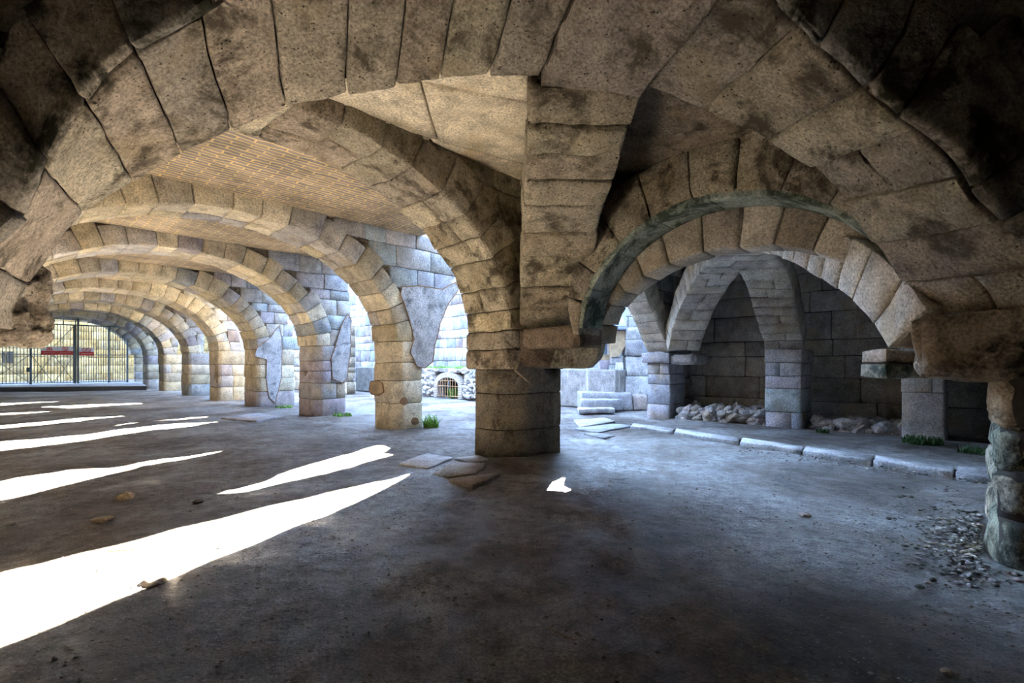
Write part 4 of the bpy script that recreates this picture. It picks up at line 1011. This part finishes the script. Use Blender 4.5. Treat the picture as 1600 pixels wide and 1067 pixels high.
# ---------------------------------------------------------------- weeds
def tuft(px, py, z, h, spread, n, label, mat='grass', pos=None, wid=.012):
    x, y, _ = pos if pos else fp(px, py, z); bm = bmesh.new()
    for i in range(n):
        t = random.uniform(0, 6.28); r0 = spread*math.sqrt(random.random()); bx, by = x+r0*math.cos(t), y+r0*math.sin(t)
        hh = h*random.uniform(.4, 1); t2 = random.uniform(0, 6.28); lean = hh*random.uniform(.2, .8); wv = Vector((-math.sin(t2), math.cos(t2), 0))*wid*random.uniform(.7, 1.5)
        pr = None
        for k in range(4):
            s = k/3; c = Vector((bx+math.cos(t2)*lean*s*s, by+math.sin(t2)*lean*s*s, z+hh*s)); ww = wv*(1-s*.9)*(1+s)
            a = bm.verts.new(c-ww); b = bm.verts.new(c+ww)
            if pr: bm.faces.new((pr[0], pr[1], b, a))
            pr = (a, b)
    me = bpy.data.meshes.new('grass_tuft'); bm.to_mesh(me); bm.free(); me.materials.append(M[mat])
    o = bpy.data.objects.new('grass_tuft', me); C.objects.link(o); return tag(o, label, 'grass')
tuft(674, 668, 0, .34, .20, 130, 'bright green grass tuft at the foot of the cream pier')
tuft(535, 650, 0, .12, .28, 120, 'small weeds at the foot of the blue-grey pier')
tuft(443, 637, 0, .12, .3, 110, 'low weeds beside the fourth gallery pier')
tuft(1137, 657, .05, .16, .12, 60, 'small green weed growing before the left niche bench', 'grass')
tuft(1440, 693, .05, .16, .3, 220, 'dark green plant clump before the speckled pier stub', 'darkleaf', wid=.02)
tuft(1285, 676, .05, .1, .12, 60, 'small dark weed at the foot of the pale pier between the niches', 'darkleaf')
tuft(1520, 708, .05, .14, .22, 90, 'dark weeds near the aisle end wall at right', 'darkleaf')
tuft(0, 0, .02, .5, .3, 160, 'green plants growing behind the bars of the small brick opening', 'grass', pos=W(BA+.35, gc), wid=.025)
for i, db in enumerate((-2.2, -.7, .8, 2.4)):
    tuft(0, 0, wt-.02, .14, .5, 200, ['grass on top of the courtyard rubble wall, by the handrail', 'grass above the right side of the brick opening', 'grass above the left side of the brick opening', 'grass on the left end of the courtyard rubble wall'][i], 'grass', pos=W(BA+.3, gc+db))

# ---------------------------------------------------------------- unseen mask wall added beyond the courtyard, holes cut to shape the sun streaks
streaks = [
    [(-420, 1010), (-420, 1240), (0, 1010), (120, 965), (270, 905), (300, 893), (400, 848), (520, 800), (600, 765), (652, 739), (600, 752), (500, 772), (400, 797), (200, 845), (0, 888)],
    [(332, 771), (390, 750), (480, 722), (560, 700), (600, 692), (618, 697), (606, 702), (625, 704), (560, 724), (460, 748), (390, 764)],
    [(-420, 845), (-420, 870), (0, 777), (60, 768), (160, 742), (240, 722), (356, 704), (270, 712), (180, 728), (100, 735), (0, 751)],
    [(-420, 740), (-420, 760), (0, 704), (130, 688), (250, 670), (350, 656), (250, 661), (120, 680), (0, 690)],
    [(150, 668), (240, 656), (335, 649), (240, 651)],
    [(-300, 690), (-300, 698), (0, 671), (100, 661), (240, 648), (120, 653), (0, 663)],
    [(-300, 664), (-300, 668), (0, 648), (90, 640), (0, 643)], [(60, 635), (220, 628), (230, 629), (110, 636)], [(-300, 646), (-300, 650), (0, 634), (130, 626), (0, 630)],
    [(640, 680), (660, 676), (700, 668), (760, 655), (760, 672), (740, 680), (700, 686), (660, 685)],
    [(893, 722), (876, 742), (858, 752), (841, 776), (862, 787), (900, 766), (901, 758), (887, 750), (890, 735)],
    [(898, 658), (920, 661), (921, 664), (903, 662)], [(950, 663), (960, 663), (960, 666), (950, 667)]]
AF = 26.0
loops = []
for s in streaks:
    lp = []
    for px, py in s:
        x, y, _ = fp(px, py); a, b = AB(x, y); sa, sb_ = AB(SUNV.x, SUNV.y); t = (AF-a)/sa
        lp.append((b+sb_*t, SUNV.z*t))
    loops.append(lp)
bs_ = [p[0] for l in loops for p in l]; zs_ = [p[1] for l in loops for p in l]; print('mask', min(bs_), max(bs_), min(zs_), max(zs_))
cu = bpy.data.curves.new('m', 'CURVE'); cu.dimensions = '2D'; cu.fill_mode = 'BOTH'; cu.extrude = .12
for lp in [[(-60, -1), (130, -1), (130, max(zs_)+6), (-60, max(zs_)+6)]]+loops:
    sp = cu.splines.new('POLY'); sp.points.add(len(lp)-1); sp.use_cyclic_u = True
    for i, (u, z) in enumerate(lp): sp.points[i].co = (u, z, 0, 1)
tmp = bpy.data.objects.new('m', cu); C.objects.link(tmp); dg = bpy.context.evaluated_depsgraph_get()
me = bpy.data.meshes.new_from_object(tmp.evaluated_get(dg)); bpy.data.objects.remove(tmp)
for v_ in me.vertices:
    u, z, d = v_.co; v_.co = W(AF+d, u, z)
me.materials.clear(); me.materials.append(M['court'])
a = me.color_attributes.new('tint', 'FLOAT_COLOR', 'POINT'); a.data.foreach_set('color', [.6, .6, .6, 1]*len(me.vertices))
struct(bpy.data.objects.new('wall_sun_mask', me)); C.objects.link(bpy.data.objects['wall_sun_mask'])
